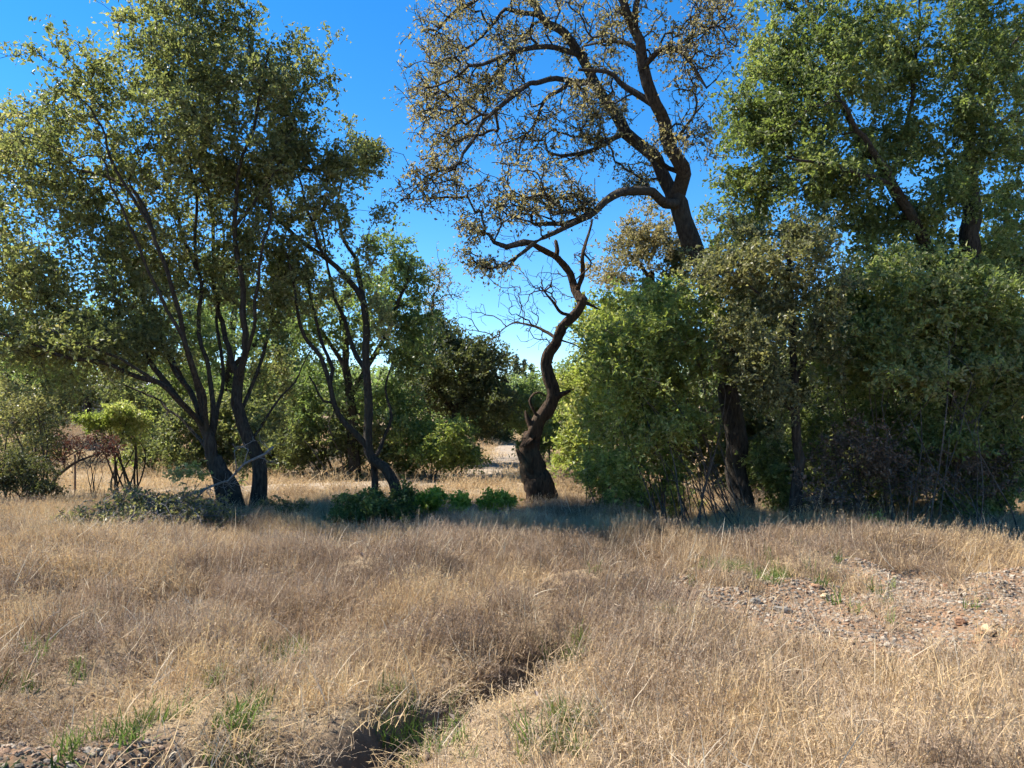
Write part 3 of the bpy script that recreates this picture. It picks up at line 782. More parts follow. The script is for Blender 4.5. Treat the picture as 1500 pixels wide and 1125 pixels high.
plant("thicket_tree", "shadowy tree filling the back of the thicket at the frame's far edge", "tree", 19.5, (1430, 705), limbs=[([(1430, 710), (1435, 600), (1440, 480)], .18, .08)],
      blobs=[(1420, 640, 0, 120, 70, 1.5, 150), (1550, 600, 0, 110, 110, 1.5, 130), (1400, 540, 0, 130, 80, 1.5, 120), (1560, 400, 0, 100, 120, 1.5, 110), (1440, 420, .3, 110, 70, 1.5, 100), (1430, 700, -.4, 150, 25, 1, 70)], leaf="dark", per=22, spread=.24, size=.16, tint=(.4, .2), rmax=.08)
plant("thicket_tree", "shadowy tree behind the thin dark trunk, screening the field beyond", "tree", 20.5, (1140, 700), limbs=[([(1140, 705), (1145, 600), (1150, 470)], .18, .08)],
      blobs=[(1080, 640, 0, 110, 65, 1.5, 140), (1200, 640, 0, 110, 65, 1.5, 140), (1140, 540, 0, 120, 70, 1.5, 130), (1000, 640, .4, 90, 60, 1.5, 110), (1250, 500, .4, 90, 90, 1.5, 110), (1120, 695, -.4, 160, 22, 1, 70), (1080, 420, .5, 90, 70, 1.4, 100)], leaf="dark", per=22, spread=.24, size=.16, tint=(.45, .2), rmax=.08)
#@@BACK
# ------------------------------------------------------------------ trees and shrubs further back
plant("brown_oak", "small oak with orange brown leaves behind the leaning oak, above the pale shrub", "tree", 21.0, (965, 700), limbs=[([(965, 705), (962, 560), (958, 440), (950, 400)], .2, .10), ([(958, 430), (935, 385), (910, 360)], .07, .02), ([(957, 440), (985, 395), (1000, 360)], .07, .02)],
      blobs=[(925, 345, 0, 55, 50, 1.2, 170), (975, 355, 0, 50, 50, 1.2, 130), (900, 400, 0, 45, 25, 1, 80)], leaf="rust", per=22, spread=.16, size=.075, tint=(.62, .18), curl=.5, jit=.1)
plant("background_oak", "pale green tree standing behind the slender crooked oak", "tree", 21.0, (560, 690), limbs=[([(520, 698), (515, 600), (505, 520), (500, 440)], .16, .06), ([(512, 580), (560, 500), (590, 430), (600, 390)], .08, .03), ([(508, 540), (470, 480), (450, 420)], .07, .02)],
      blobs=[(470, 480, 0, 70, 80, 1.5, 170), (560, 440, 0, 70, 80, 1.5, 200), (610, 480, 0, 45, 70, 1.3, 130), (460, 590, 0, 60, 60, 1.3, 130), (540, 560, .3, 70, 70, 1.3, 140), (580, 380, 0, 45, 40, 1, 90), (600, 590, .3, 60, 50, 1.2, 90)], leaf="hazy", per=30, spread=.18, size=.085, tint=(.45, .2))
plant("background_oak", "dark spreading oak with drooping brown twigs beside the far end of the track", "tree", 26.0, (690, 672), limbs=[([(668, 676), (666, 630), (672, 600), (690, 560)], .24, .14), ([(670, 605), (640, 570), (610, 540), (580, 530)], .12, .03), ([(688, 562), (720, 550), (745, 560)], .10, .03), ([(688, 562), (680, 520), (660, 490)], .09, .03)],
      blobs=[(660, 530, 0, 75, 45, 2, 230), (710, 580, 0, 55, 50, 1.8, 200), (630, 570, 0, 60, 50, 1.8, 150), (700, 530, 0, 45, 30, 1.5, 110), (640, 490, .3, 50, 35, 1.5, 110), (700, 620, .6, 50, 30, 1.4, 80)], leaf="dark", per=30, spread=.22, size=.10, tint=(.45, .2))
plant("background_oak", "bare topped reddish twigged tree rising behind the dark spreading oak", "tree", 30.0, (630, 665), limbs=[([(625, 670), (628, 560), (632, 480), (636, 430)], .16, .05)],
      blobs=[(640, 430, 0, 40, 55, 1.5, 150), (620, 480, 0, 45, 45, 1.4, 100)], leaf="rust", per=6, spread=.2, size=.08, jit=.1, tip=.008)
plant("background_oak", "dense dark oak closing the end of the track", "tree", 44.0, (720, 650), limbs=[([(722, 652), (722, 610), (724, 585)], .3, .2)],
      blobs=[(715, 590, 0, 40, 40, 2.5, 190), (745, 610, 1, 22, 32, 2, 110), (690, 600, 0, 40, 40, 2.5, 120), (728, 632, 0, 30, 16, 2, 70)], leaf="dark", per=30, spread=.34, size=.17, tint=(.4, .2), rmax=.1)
plant("shrub", "rounded green shrub at the edge of the track under the dark spreading oak", "shrub", 20.5, (650, 697), auto=12, stem_r=.025, trunkname="stems", foliage="foliage", base_spread=.6,
      blobs=[(650, 645, 0, 48, 36, 1.0, 180), (685, 668, -.2, 25, 24, .8, 70), (610, 640, .3, 45, 45, 1.0, 140), (640, 675, -.3, 50, 16, .8, 70)], leaf="fresh", bark="twig", per=30, spread=.14, size=.075, tint=(.35, .2))
plant("shrub", "dark green shrub filling the gap behind the slender crooked oak's base", "shrub", 21.5, (500, 693), auto=12, stem_r=.025, trunkname="stems", foliage="foliage", base_spread=1.0,
      blobs=[(450, 640, 0, 60, 48, 1.0, 190), (520, 645, 0, 60, 45, 1.0, 190), (585, 655, 0, 50, 36, 1.0, 130)], leaf="liveoak", bark="twig", per=28, spread=.17, size=.095, tint=(.3, .2))
plant("shrub", "rounded yellowish green shrub right of the track, behind the snag", "shrub", 27.0, (790, 665), auto=12, stem_r=.03, trunkname="stems", foliage="foliage", base_spread=.8,
      blobs=[(785, 590, 0, 36, 48, 1.4, 230), (835, 570, .3, 38, 60, 1.4, 190), (795, 640, -.2, 36, 28, 1.1, 110)], leaf="hazy", bark="twig", per=30, spread=.18, size=.09, tint=(.5, .18))
plant("shrub", "dark leafy shrub low behind the two left live oak trunks", "shrub", 22.5, (360, 693), auto=14, stem_r=.022, trunkname="stems", foliage="foliage", base_spread=1.1,
      blobs=[(320, 640, 0, 60, 50, 1.0, 150), (390, 650, 0, 60, 45, 1.0, 150), (350, 600, .3, 70, 40, 1.0, 110), (420, 610, .2, 50, 50, 1, 100)], leaf="liveoak", bark="twig", per=26, spread=.18, size=.10, tint=(.3, .2))
plant("shrub", "loose olive shrub standing behind the red leaved shrub across the meadow", "shrub", 25.0, (90, 682), auto=12, stem_r=.022, trunkname="stems", foliage="foliage", base_spread=1.1,
      blobs=[(60, 620, 0, 60, 40, 1.0, 130), (10, 620, 0, 50, 50, 1.0, 110), (200, 640, .2, 40, 36, 1.0, 90)], leaf="olive", bark="twig", per=24, spread=.2, size=.105, tint=(.3, .2))
# left background
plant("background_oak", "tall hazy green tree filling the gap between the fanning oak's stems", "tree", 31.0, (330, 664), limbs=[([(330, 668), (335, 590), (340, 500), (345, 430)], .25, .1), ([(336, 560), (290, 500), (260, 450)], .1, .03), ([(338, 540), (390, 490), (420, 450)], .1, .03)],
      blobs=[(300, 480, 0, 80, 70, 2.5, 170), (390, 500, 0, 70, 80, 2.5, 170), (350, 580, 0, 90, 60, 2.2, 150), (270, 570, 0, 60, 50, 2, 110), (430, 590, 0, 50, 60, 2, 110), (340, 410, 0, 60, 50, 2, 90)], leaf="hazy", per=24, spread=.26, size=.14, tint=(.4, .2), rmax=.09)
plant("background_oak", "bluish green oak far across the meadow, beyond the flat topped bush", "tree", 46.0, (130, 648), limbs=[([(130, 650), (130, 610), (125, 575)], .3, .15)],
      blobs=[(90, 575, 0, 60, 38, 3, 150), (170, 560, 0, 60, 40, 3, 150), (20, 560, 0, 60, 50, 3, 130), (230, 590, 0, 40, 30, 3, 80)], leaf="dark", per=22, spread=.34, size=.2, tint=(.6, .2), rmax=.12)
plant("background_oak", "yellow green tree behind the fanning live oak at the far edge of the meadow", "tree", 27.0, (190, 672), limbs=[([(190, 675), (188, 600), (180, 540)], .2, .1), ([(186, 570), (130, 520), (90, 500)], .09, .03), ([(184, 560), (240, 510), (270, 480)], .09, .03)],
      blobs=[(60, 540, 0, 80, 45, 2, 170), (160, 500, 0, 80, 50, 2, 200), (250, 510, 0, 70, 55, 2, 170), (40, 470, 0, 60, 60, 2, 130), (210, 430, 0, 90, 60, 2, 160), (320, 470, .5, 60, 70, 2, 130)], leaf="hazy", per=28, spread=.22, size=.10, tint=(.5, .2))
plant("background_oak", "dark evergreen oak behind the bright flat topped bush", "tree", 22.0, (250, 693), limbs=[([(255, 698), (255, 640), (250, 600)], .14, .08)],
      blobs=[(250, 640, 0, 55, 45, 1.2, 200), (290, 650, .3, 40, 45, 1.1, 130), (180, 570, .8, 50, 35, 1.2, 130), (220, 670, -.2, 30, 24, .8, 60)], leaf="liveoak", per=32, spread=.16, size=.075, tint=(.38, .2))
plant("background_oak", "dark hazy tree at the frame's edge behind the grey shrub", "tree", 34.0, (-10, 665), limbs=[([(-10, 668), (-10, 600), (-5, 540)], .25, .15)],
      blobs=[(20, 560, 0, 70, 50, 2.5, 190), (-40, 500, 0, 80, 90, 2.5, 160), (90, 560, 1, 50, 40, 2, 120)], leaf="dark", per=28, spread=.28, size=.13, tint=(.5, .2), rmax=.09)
plant("flat_topped_bush", "bright green flat topped bush with bare dark stems in the meadow", "bush", 16.5, (183, 712), auto=12, stem_r=.028, trunkname="stems", foliage="foliage", base_spread=.25, bark="bark",
      blobs=[(165, 612, 0, 42, 16, .7, 150), (195, 622, .1, 22, 14, .5, 60), (140, 618, -.1, 22, 10, .5, 40), (185, 655, .2, 24, 22, .4, 16)], leaf="fresh", per=40, spread=.08, size=.05, tint=(.55, .18), lowcap=.5)
plant("red_leaved_shrub", "straggly shrub with dull red leaves on an arching stem", "shrub", 15.8, (72, 715), limbs=[([(66, 722), (84, 695), (105, 682), (135, 668), (160, 660)], .04, .012), ([(84, 696), (72, 675), (75, 655)], .02, .01), ([(118, 676), (120, 660), (140, 645)], .02, .008)],
      blobs=[(125, 650, 0, 48, 20, .5, 130), (95, 665, 0, 30, 22, .5, 70), (155, 660, 0, 20, 22, .4, 40)], leaf="red", bark="twig", per=9, spread=.09, size=.045, jit=.1)
plant("grey_shrub", "tall loose grey green shrub with bare stems, at the edge of the meadow", "shrub", 15.0, (42, 722), auto=14, stem_r=.022, trunkname="stems", foliage="foliage", base_spread=.4,
      blobs=[(40, 590, 0, 45, 40, .7, 130), (20, 640, 0, 40, 50, .7, 110), (65, 640, 0, 25, 45, .6, 80), (-10, 600, 0, 30, 60, .7, 60)], leaf="olive", bark="twig", per=16, spread=.12, size=.05, tint=(.3, .2), jit=.09)
plant("grey_shrub", "low mounded silvery shrub in the meadow corner beneath the loose grey shrub", "shrub", 14.2, (20, 730), auto=14, stem_r=.014, trunkname="stems", foliage="foliage", base_spread=.5,
      blobs=[(20, 690, 0, 42, 32, .6, 180), (-20, 680, 0, 40, 40, .6, 90), (70, 715, 0, 25, 14, .4, 50)], leaf="grey", bark="twig", per=40, spread=.09, size=.04, tint=(.4, .2))
plant("bare_sapling", "leafless twiggy sapling standing between the red shrub and the flat topped bush", "shrub", 15.5, (136, 720), auto=6, stem_r=.013, trunkname="stems", base_spread=.08, per=0, blobs=[(140, 670, 0, 26, 34, .35, 60)], bark="twig", jit=.1)
plant("sapling", "pale leafed sapling in front of the fanning oak's trunk", "sapling", 12.4, (268, 742), auto=4, stem_r=.012, trunkname="stems", foliage="foliage", base_spread=.05,
      blobs=[(262, 700, 0, 24, 14, .25, 26), (280, 690, 0, 20, 12, .2, 16)], leaf="fresh", bark="twig", per=14, spread=.06, size=.05, tint=(.8, .15))
# low bushes at the meadow's edge
for px, py, rx, ry, n, lab in ((628, 728, 27, 20, 110, "widest bright green bush beside the crooked oak's base"),
                               (674, 733, 18, 14, 60, "middle low bright green bush between two brighter ones"),
                               (727, 730, 19, 15, 80, "small round lime green bush nearest the snag's base")):
    plant("low_bush", lab, "bush", 12.7, (px, 750), auto=8, stem_r=.008, trunkname="stems", foliage="foliage", base_spread=.15,
          blobs=[(px, py, 0, rx, ry, .3, n), (px - rx * .3, py + 8, 0, rx, ry * .7, .3, n // 2)], leaf="bright", bark="twig", per=24, spread=.055, size=.05, tint=(.42 if px < 650 else .65, .2), group="bright green bushes", lowcap=.02)
plant("low_bush", "dark shaded bush round the bent base of the crooked oak", "bush", 11.9, (552, 762), auto=12, stem_r=.01, trunkname="stems", foliage="foliage", base_spread=.3,
      blobs=[(540, 742, 0, 40, 20, .45, 130), (580, 740, -.1, 26, 24, .4, 90), (510, 755, 0, 28, 12, .3, 50)], leaf="liveoak_r", bark="twig", per=28, spread=.07, size=.05, tint=(.35, .2), lowcap=.02)
plant("low_bush", "small green sprig bush in dry grass before the dark thicket", "bush", 10.6, (1290, 785), auto=5, stem_r=.007, trunkname="stems", foliage="foliage", base_spread=.06,
      blobs=[(1285, 762, 0, 20, 14, .18, 40), (1296, 780, 0, 16, 10, .15, 20)], leaf="fresh", bark="twig", per=18, spread=.045, size=.04, tint=(.55, .2), lowcap=.02)
plant("low_bush", "grey leafed low bush in the shaded grass under the upright live oak", "bush", 12.0, (430, 755), auto=7, stem_r=.008, trunkname="stems", foliage="foliage", base_spread=.2,
      blobs=[(430, 742, 0, 34, 10, .3, 60)], leaf="olive", bark="twig", per=16, spread=.06, size=.04, tint=(.3, .2), lowcap=.02)

# brush pile and fallen branches
plant("brush_pile", "heap of cut brush with dull drying leaves below the fanning oak", "brush", 11.0, (215, 775), auto=46, stem_r=.012, trunkname="stems", foliage="foliage", base_spread=1.1,
      blobs=[(170, 760, 0, 80, 22, .6, 280), (235, 745, .2, 65, 28, .6, 280), (285, 745, .3, 50, 26, .5, 150), (115, 768, 0, 35, 14, .4, 80), (200, 722, .4, 55, 16, .4, 90), (330, 765, .2, 40, 16, .4, 60)], leaf="olive", bark="deadwood", tip=.006, per=3, spread=.07, size=.048, tint=(.35, .25), growup=-.1, jit=.14, lowcap=.03)
plant("fallen_branch", "dead grey branch leaning from the brush heap against the oak trunk", "branch", 12.2, (288, 724),
      limbs=[([(196, 742, .2), (231, 732, .1), (270, 722), (302, 716), (323, 707), (341, 697, -.1), (359, 683, -.1), (376, 671), (398, 655)], .014, .022),
             ([(302, 716), (288, 724, .1), (262, 738, .1), (238, 748, .1)], .028, .012), ([(341, 697), (350, 680, -.2), (349, 655, -.2), (364, 640, -.2)], .014, .006), ([(318, 709), (338, 705, -.2), (352, 700, -.3)], .012, .005), ([(376, 671), (388, 668), (396, 672)], .012, .005)],
      blobs=[(300, 708, 0, 75, 22, .3, 60), (365, 655, 0, 35, 25, .25, 40), (240, 735, 0, 60, 16, .3, 40)], per=0, bark="deadwood", flare=0, jit=.16, grounded=False, wob=.05, tip=.0045, trunkname="limb")
plant("fallen_log", "mossy fallen log lying in shade inside the thicket", "log", 12.9, (1450, 662), limbs=[([(1395, 655, .2), (1440, 660, 0), (1490, 668, -.2), (1540, 676, -.4)], .085, .07)], per=0, bark="deadwood", flare=0, rough=.18, grounded=False, trunkname="limb")


# ------------------------------------------------------------------ grass, gravel (stuff)
def tuft(name, nb, radius, hlo, hhi, w, lean, bend, seeds, mat, seedw=.004, seed=0):
    g = np.random.default_rng(seed)
    K = 4
    az = g.uniform(0, 2 * math.pi, nb); L = g.uniform(hlo, hhi, nb)
    th0 = np.abs(g.normal(0, lean, nb)); th1 = th0 + bend * g.uniform(.2, 1.6, nb) * g.choice((1, 1, 1, -.4), nb)
    rb = radius * g.random(nb) ** .5; ab = g.uniform(0, 6.28, nb)
    p = np.stack((rb * np.cos(ab), rb * np.sin(ab), np.full(nb, -.02)), -1)
    az2 = az + g.normal(0, .5, nb)
    pts = [p]; 
    for k in range(1, K):
        t = k / (K - 1); th = th0 + (th1 - th0) * t; aa = az + (az2 - az) * t
        d = np.stack((np.sin(th) * np.cos(aa), np.sin(th) * np.sin(aa), np.cos(th)), -1)
        p = p + d * (L / (K - 1))[:, None]
        pts.append(p)
    pts = np.stack(pts, 1)                                   # nb,K,3
    pts[..., 2] = np.maximum(pts[..., 2], .004)
    pts[:, 0, 2] = -.03
    fa = g.uniform(0, 6.28, nb); side = np.stack((np.cos(fa), np.sin(fa), np.zeros(nb)), -1)
    ww = w * g.uniform(.6, 1.5, nb)[:, None] * np.array((1, .85, .6, .15))[None] * .5
    V = np.stack((pts - side[:, None] * ww[..., None], pts + side[:, None] * ww[..., None]), 2).reshape(-1, 3)
    b0 = np.arange(nb)[:, None] * K * 2 + np.arange(K - 1)[None] * 2
    q = np.stack((b0, b0 + 1, b0 + 3, b0 + 2), -1).reshape(-1, 4)
    tint = np.repeat(g.random(nb), K * 2)
    if seeds:
        has = np.where(g.random(nb) < .75)[0]
        n = len(has) * seeds
        k = np.repeat(has, seeds)
        t = g.random(n) ** .8 * .34
        c = pts[k, -1] * (1 - t / .34)[:, None] + pts[k, -2] * (t / .34)[:, None] * .75 + pts[k, -1] * (t / .34)[:, None] * .25
        c = c + g.normal(0, seedw * 1.6, (n, 3))
        d = unit(g.normal(0, .6, (n, 3)) + unit(pts[k, -1] - pts[k, -2]) * .9 + np.array((0, 0, -.15)))
        u = unit(np.cross(d, g.normal(0, 1, (n, 3))))
        sl = seedw * g.uniform(1.3, 3.4, n)[:, None]; sw = seedw * g.uniform(.25, .5, n)[:, None]
        W = np.stack((c - d * sl, c + u * sw, c + d * sl, c - u * sw), 1).reshape(-1, 3)
        q = np.concatenate((q, len(V) + np.arange(n * 4).reshape(-1, 4)))
        V = np.concatenate((V, W)); tint = np.concatenate((tint, np.repeat(np.clip(g.normal(.6, .25, n), 0, 1), 4)))
    me = mesh_np(name, V, [q], {"tint": tint})
    me.materials.append(mat)
    return me


def scatter(name, sources, pts, rot, scl, clump, idx, label, cat=None):
    """one stuff object: points that carry small meshes"""
    coll = bpy.data.collections.new(name + "_sources")
    for k, me_ in enumerate(sources):
        coll.objects.link(bpy.data.objects.new("%s_source_%02d" % (name, k), me_))
    me = bpy.data.meshes.new(name)
    me.vertices.add(len(pts)); me.vertices.foreach_set("co", np.asarray(pts, np.float32).ravel())
    at = me.attributes.new("rot", 'FLOAT_VECTOR', 'POINT'); at.data.foreach_set("vector", np.asarray(rot, np.float32).ravel())
    at = me.attributes.new("scl", 'FLOAT_VECTOR', 'POINT'); at.data.foreach_set("vector", np.asarray(scl, np.float32).ravel())
    at = me.attributes.new("clump", 'FLOAT', 'POINT'); at.data.foreach_set("value", np.asarray(clump, np.float32))
    at = me.attributes.new("idx", 'INT', 'POINT'); at.data.foreach_set("value", np.asarray(idx, np.int32))
    o = link(name, me)
    tag(o, label, cat, kind="stuff")
    ng = bpy.data.node_groups.new(name + "_scatter", 'GeometryNodeTree')
    ng.interface.new_socket("Geometry", in_out='INPUT', socket_type='NodeSocketGeometry')
    ng.interface.new_socket("Geometry", in_out='OUTPUT', socket_type='NodeSocketGeometry')
    N = ng.nodes
    gi, go = N.new("NodeGroupInput"), N.new("NodeGroupOutput")
    ip = N.new("GeometryNodeInstanceOnPoints")
    ci = N.new("GeometryNodeCollectionInfo"); ci.inputs["Collection"].default_value = coll
    ci.inputs["Separate Children"].default_value = True; ci.inputs["Reset Children"].default_value = True
    def na(nm, ty):
        x = N.new("GeometryNodeInputNamedAttribute"); x.data_type = ty; x.inputs["Name"].default_value = nm
        return x.outputs["Attribute"]
    ng.links.new(gi.outputs[0], ip.inputs["Points"])
    ng.links.new(ci.outputs[0], ip.inputs["Instance"])
    ip.inputs["Pick Instance"].default_value = True
    ng.links.new(na("idx", 'INT'), ip.inputs["Instance Index"])
    ng.links.new(na("rot", 'FLOAT_VECTOR'), ip.inputs["Rotation"])
    ng.links.new(na("scl", 'FLOAT_VECTOR'), ip.inputs["Scale"])
    ng.links.new(ip.outputs[0], go.inputs[0])
    md = o.modifiers.new("scatter", 'NODES'); md.node_group = ng
    return o


DRY = [(.13, .082, .048), (.23, .155, .09), (.35, .245, .14), (.47, .335, .185), (.57, .41, .22), (.63, .45, .225)]
M["dry"] = grass_mat("dry_grass_blade", DRY)
M["wisp"] = grass_mat("grey_dry_grass_blade", [(.14, .093, .065), (.25, .175, .12), (.37, .27, .18), (.48, .36, .235), (.57, .44, .275)])
M["straw"] = grass_mat("bleached_straw", [(.30, .23, .15), (.45, .35, .23), (.58, .47, .32), (.68, .57, .41)])
M["greengrass"] = grass_mat("green_grass_blade", [(.06, .10, .02), (.10, .17, .03), (.15, .23, .045), (.22, .28, .07)], .4)


def cloud(n, d0, d1, spread=.78, margin=1.2, power=2.0):
    y = (d0 ** power + (d1 ** power - d0 ** power) * RNG.random(n)) ** (1 / power)
    x = RNG.uniform(-1, 1, n) * (spread * y + margin)
    return x, y


def keep_mask(x, y, gravel_keep=.1, ditch=.10):
    gm = gravel_mask(x, y)
    dd = np.minimum(seg_dist(x, y, DITCH), seg_dist(x, y, DITCH2) + .03)
    d3 = seg_dist(x, y, DITCH3)
    k = RNG.random(len(x)) > gm * (1 - gravel_keep)
    k &= (dd > ditch * .6 + .08 + .18 * fbm(x * 3, y * 3, 61)) & (d3 > .16)
    k &= (seg_dist(x, y, TRACK) > .8 + .4 * fbm(x, y, 8)) | (RNG.random(len(x)) < .22)
    return k


def clumpval(x, y):
    v = .5 + .12 * sstep(-.5, -3, x) * sstep(6, 4, y) + 1.25 * (fbm(x * .7, y * .7, 101, 3) - .5) + .3 * (fbm(x * 3, y * 3, 55) - .5) + RNG.normal(0, .07, len(x))
    return v


def lay(x, y, smin, smax, tilt=.12, hz=None):
    n = len(x)
    pts = np.stack((x, y, height(x, y)), -1)
    fl = .9                                                     # wind-laid drifts
    ax_ = fl * (fbm(x * .9, y * .9, 611) - .5) + RNG.normal(0, tilt, n); ay_ = fl * (fbm(x * .9, y * .9, 711) - .4) + RNG.normal(0, tilt, n)
    rz_ = RNG.uniform(0, 6.28, n)
    rot = np.stack((ax_, ay_, rz_), -1)
    # tilt is meant in world axes: turn it into the euler of (spin, then tilt)
    cz, sz_ = np.cos(rz_), np.sin(rz_)
    # euler XYZ applies X, Y then Z; turn the world tilt back by the spin
    rot[:, 0] = ax_ * cz + ay_ * sz_
    rot[:, 1] = -ax_ * sz_ + ay_ * cz
    s_ = RNG.uniform(smin, smax, n)
    near = .42 + .58 * sstep(.25, .7, seg_dist(x, y, DITCH)) if hz is not None else 1.0
    z = near * s_ * (RNG.uniform(.75, 1.25, n) if hz is None else hz * RNG.uniform(.8, 1.2, n))
    return pts, rot, np.stack((s_, s_, z), -1)


fine = [tuft("grass_fine", 150, .22, .05, .18, .0032, .65, 1.0, 4, M["wisp"], .0046, 10 + k) for k in range(8)]
gold = [tuft("grass_gold", 110, .20, .06, .22, .0038, .52, 1.0, 4, M["dry"], .0052, 40 + k) for k in range(8)]
matg = [tuft("grass_mat", 110, .28, .05, .22, .0046, .95, .9, 0, M["dry"], .004, 70 + k) for k in range(6)]
straw = [tuft("straw", 14, .22, .12, .32, .0044, .75, .9, 0, M["straw"], .004, 190 + k) for k in range(6)]
tall = [tuft("grass_tall", 8, .10, .24, .44, .0040, .22, .6, 12, M["dry"], .0052, 100 + k) for k in range(5)]
green = [tuft("grass_green", 26, .06, .07, .2, .0065, .4, .7, 0, M["greengrass"], .004, 130 + k) for k in range(4)]

# under layer of matted straw
x, y = cloud(4600, 2.0, 15.5)
k = keep_mask(x, y, .05, .2); x, y = x[k], y[k]
p, r, s_ = lay(x, y, .9, 1.4)
scatter("matted_grass", matg, p, r, s_, np.clip(clumpval(x, y) - .05, 0, 1), RNG.integers(0, 6, len(x)), "matted dry straw covering the open ground")
# fine greyish grass
x, y = cloud(5600, 2.0, 15.5)
w_ = fbm(x * .5, y * .5, 201)
k = keep_mask(x, y, .03, .2) & (RNG.random(len(x)) < sstep(.25, .6, w_) + .15); x, y = x[k], y[k]
hz = .25 + 1.5 * sstep(.2, .8, fbm(x * 1.3, y * 1.3, 301))
p, r, s_ = lay(x, y, .8, 1.3, hz=hz)
scatter("fine_grass", fine, p, r, s_, np.clip(clumpval(x, y), 0, 1), RNG.integers(0, 8, len(x)), "fine greyish dry grass with fuzzy seed heads")
# golden grass
x, y = cloud(4800, 2.0, 15.5)
w_ = fbm(x * .5, y * .5, 201)
edge = sstep(8.5, 11.5, y) * .6 + sstep(-1.2, -3.5, x) * .35
k = keep_mask(x, y, .03, .2) & (RNG.random(len(x)) < sstep(.62, .3, w_) * .9 + edge + .08); x, y = x[k], y[k]
hz = .3 + 1.4 * sstep(.2, .8, fbm(x * 1.2, y * 1.2, 311))
p, r, s_ = lay(x, y, .8, 1.3, hz=hz)
scatter("golden_grass", gold, p, r, s_, np.clip(clumpval(x, y) + .18, 0, 1), RNG.integers(0, 8, len(x)), "golden dry grass")
# bleached straws lying every way
x, y = cloud(3000, 2.0, 14.0)
k = keep_mask(x, y, .15, .06); x, y = x[k], y[k]
p, r, s_ = lay(x, y, .7, 1.3, tilt=.3)
scatter("loose_straw", straw, p, r, s_, RNG.random(len(x)), RNG.integers(0, 6, len(x)), "loose bleached straws lying over the grass")
# taller stalks
x, y = cloud(900, 2.4, 15.0)
k = keep_mask(x, y, .03) & (RNG.random(len(x)) < .2 + .8 * sstep(.45, .7, fbm(x * .8, y * .8, 401))); x, y = x[k], y[k]
ex = np.array([P(px, 775, 10.4 + RNG.uniform(-.3, .4)) for px in (1195, 1215, 1250, 1268, 1300, 1120, 1350, 1410, 600, 612, 470, 890)])
x, y = np.append(x, ex[:, 0]), np.append(y, ex[:, 1])
p, r, s_ = lay(x, y, .7, 1.1)
s_[-len(ex):, 2] *= 1.5
scatter("tall_grass", tall, p, r, s_, np.clip(clumpval(x, y) + .25, 0, 1), RNG.integers(0, 5, len(x)), "scattered taller straw stalks with drooping seed heads")
# dry brown weeds
M["weed"] = grass_mat("dry_weed_stem", [(.11, .072, .045), (.19, .13, .082), (.28, .195, .125), (.37, .27, .175), (.44, .33, .21)])
weed = [tuft("dry_weed", 80, .16, .08, .24, .0034, .5, .35, 9, M["weed"], .0045, 160 + k) for k in range(5)]
x, y = cloud(3600, 2.0, 14.5)
k = keep_mask(x, y, .06, .12) & (RNG.random(len(x)) < sstep(.5, .68, fbm(x * .9, y * .9, 431)) * .9 + .05); x, y = x[k], y[k]
hz = .6 + .8 * fbm(x * .8, y * .8, 321)
p, r, s_ = lay(x, y, .8, 1.3, hz=hz)
scatter("dry_weeds", weed, p, r, s_, np.clip(clumpval(x, y) + .05, 0, 1), RNG.integers(0, 5, len(x)), "patches of brown dried weeds in the grass")
# fallen leaves
x, y = cloud(14000, 3.0, 17.0)
k = RNG.random(len(x)) < .25 + .75 * sstep(9.5, 11.5, y) ; x, y = x[k], y[k]
tp = np.stack((x, y, height(x, y) + .012 + .05 * RNG.random(len(x))), -1)
LV, q, tn, _, _ = leaf_cloud(tp, np.tile((0., 0., 1.), (len(x), 1)), 1, .01, .042, np.zeros(3), .6, 1.5, 0, (.5, .3), 0, sprays=1, twig=0)
tag(link("fallen_leaves", mesh_np("fallen_leaves", LV, [q], {"tint": tn}), None, M["dead"]), "brown fallen leaves scattered under the trees", kind="stuff")
# green shoots
gx_, gy_ = [], []
for px, py, n, sp in ((425, 945, 10, .12), (955, 915, 14, .1), (830, 960, 16, .12), (590, 1040, 12, .08), (150, 1080, 14, .14), (300, 1030, 8, .2), (820, 1090, 14, .12), (640, 1085, 8, .1), (90, 1010, 6, .2), (940, 850, 6, .2), (1110, 845, 18, .25), (1200, 850, 16, .4), (110, 775, 14, .3), (340, 1085, 8, .12), (700, 1005, 8, .1), (370, 1070, 8, .1), (1070, 842, 10, .2)):
    cx, cy = G(px, py)
    gx_ += list(cx + RNG.normal(0, sp, n)); gy_ += list(cy + RNG.normal(0, sp * 1.3, n))
x, y = np.array(gx_), np.array(gy_)
p, r, s_ = lay(x, y, .7, 1.3)
scatter("green_shoots", green, p, r, s_, RNG.random(len(x)), RNG.integers(0, 4, len(x)), "tufts of fresh green shoots among the dry grass")
# meadow beyond the trees
x, y = cloud(7000, 15.0, 62, spread=.72, margin=2, power=1.7)
k = keep_mask(x, y); x, y = x[k], y[k]
p, r, s_ = lay(x, y, 1.1, 2.0)
s_[:, :2] *= (1 + .03 * y)[:, None]
scatter("meadow_grass", gold[:3] + matg[:3], p, r, s_, np.clip(clumpval(x * .5, y * .5) + .22, 0, 1), RNG.integers(0, 6, len(x)), "sunlit dry grass of the meadow beyond the trees")


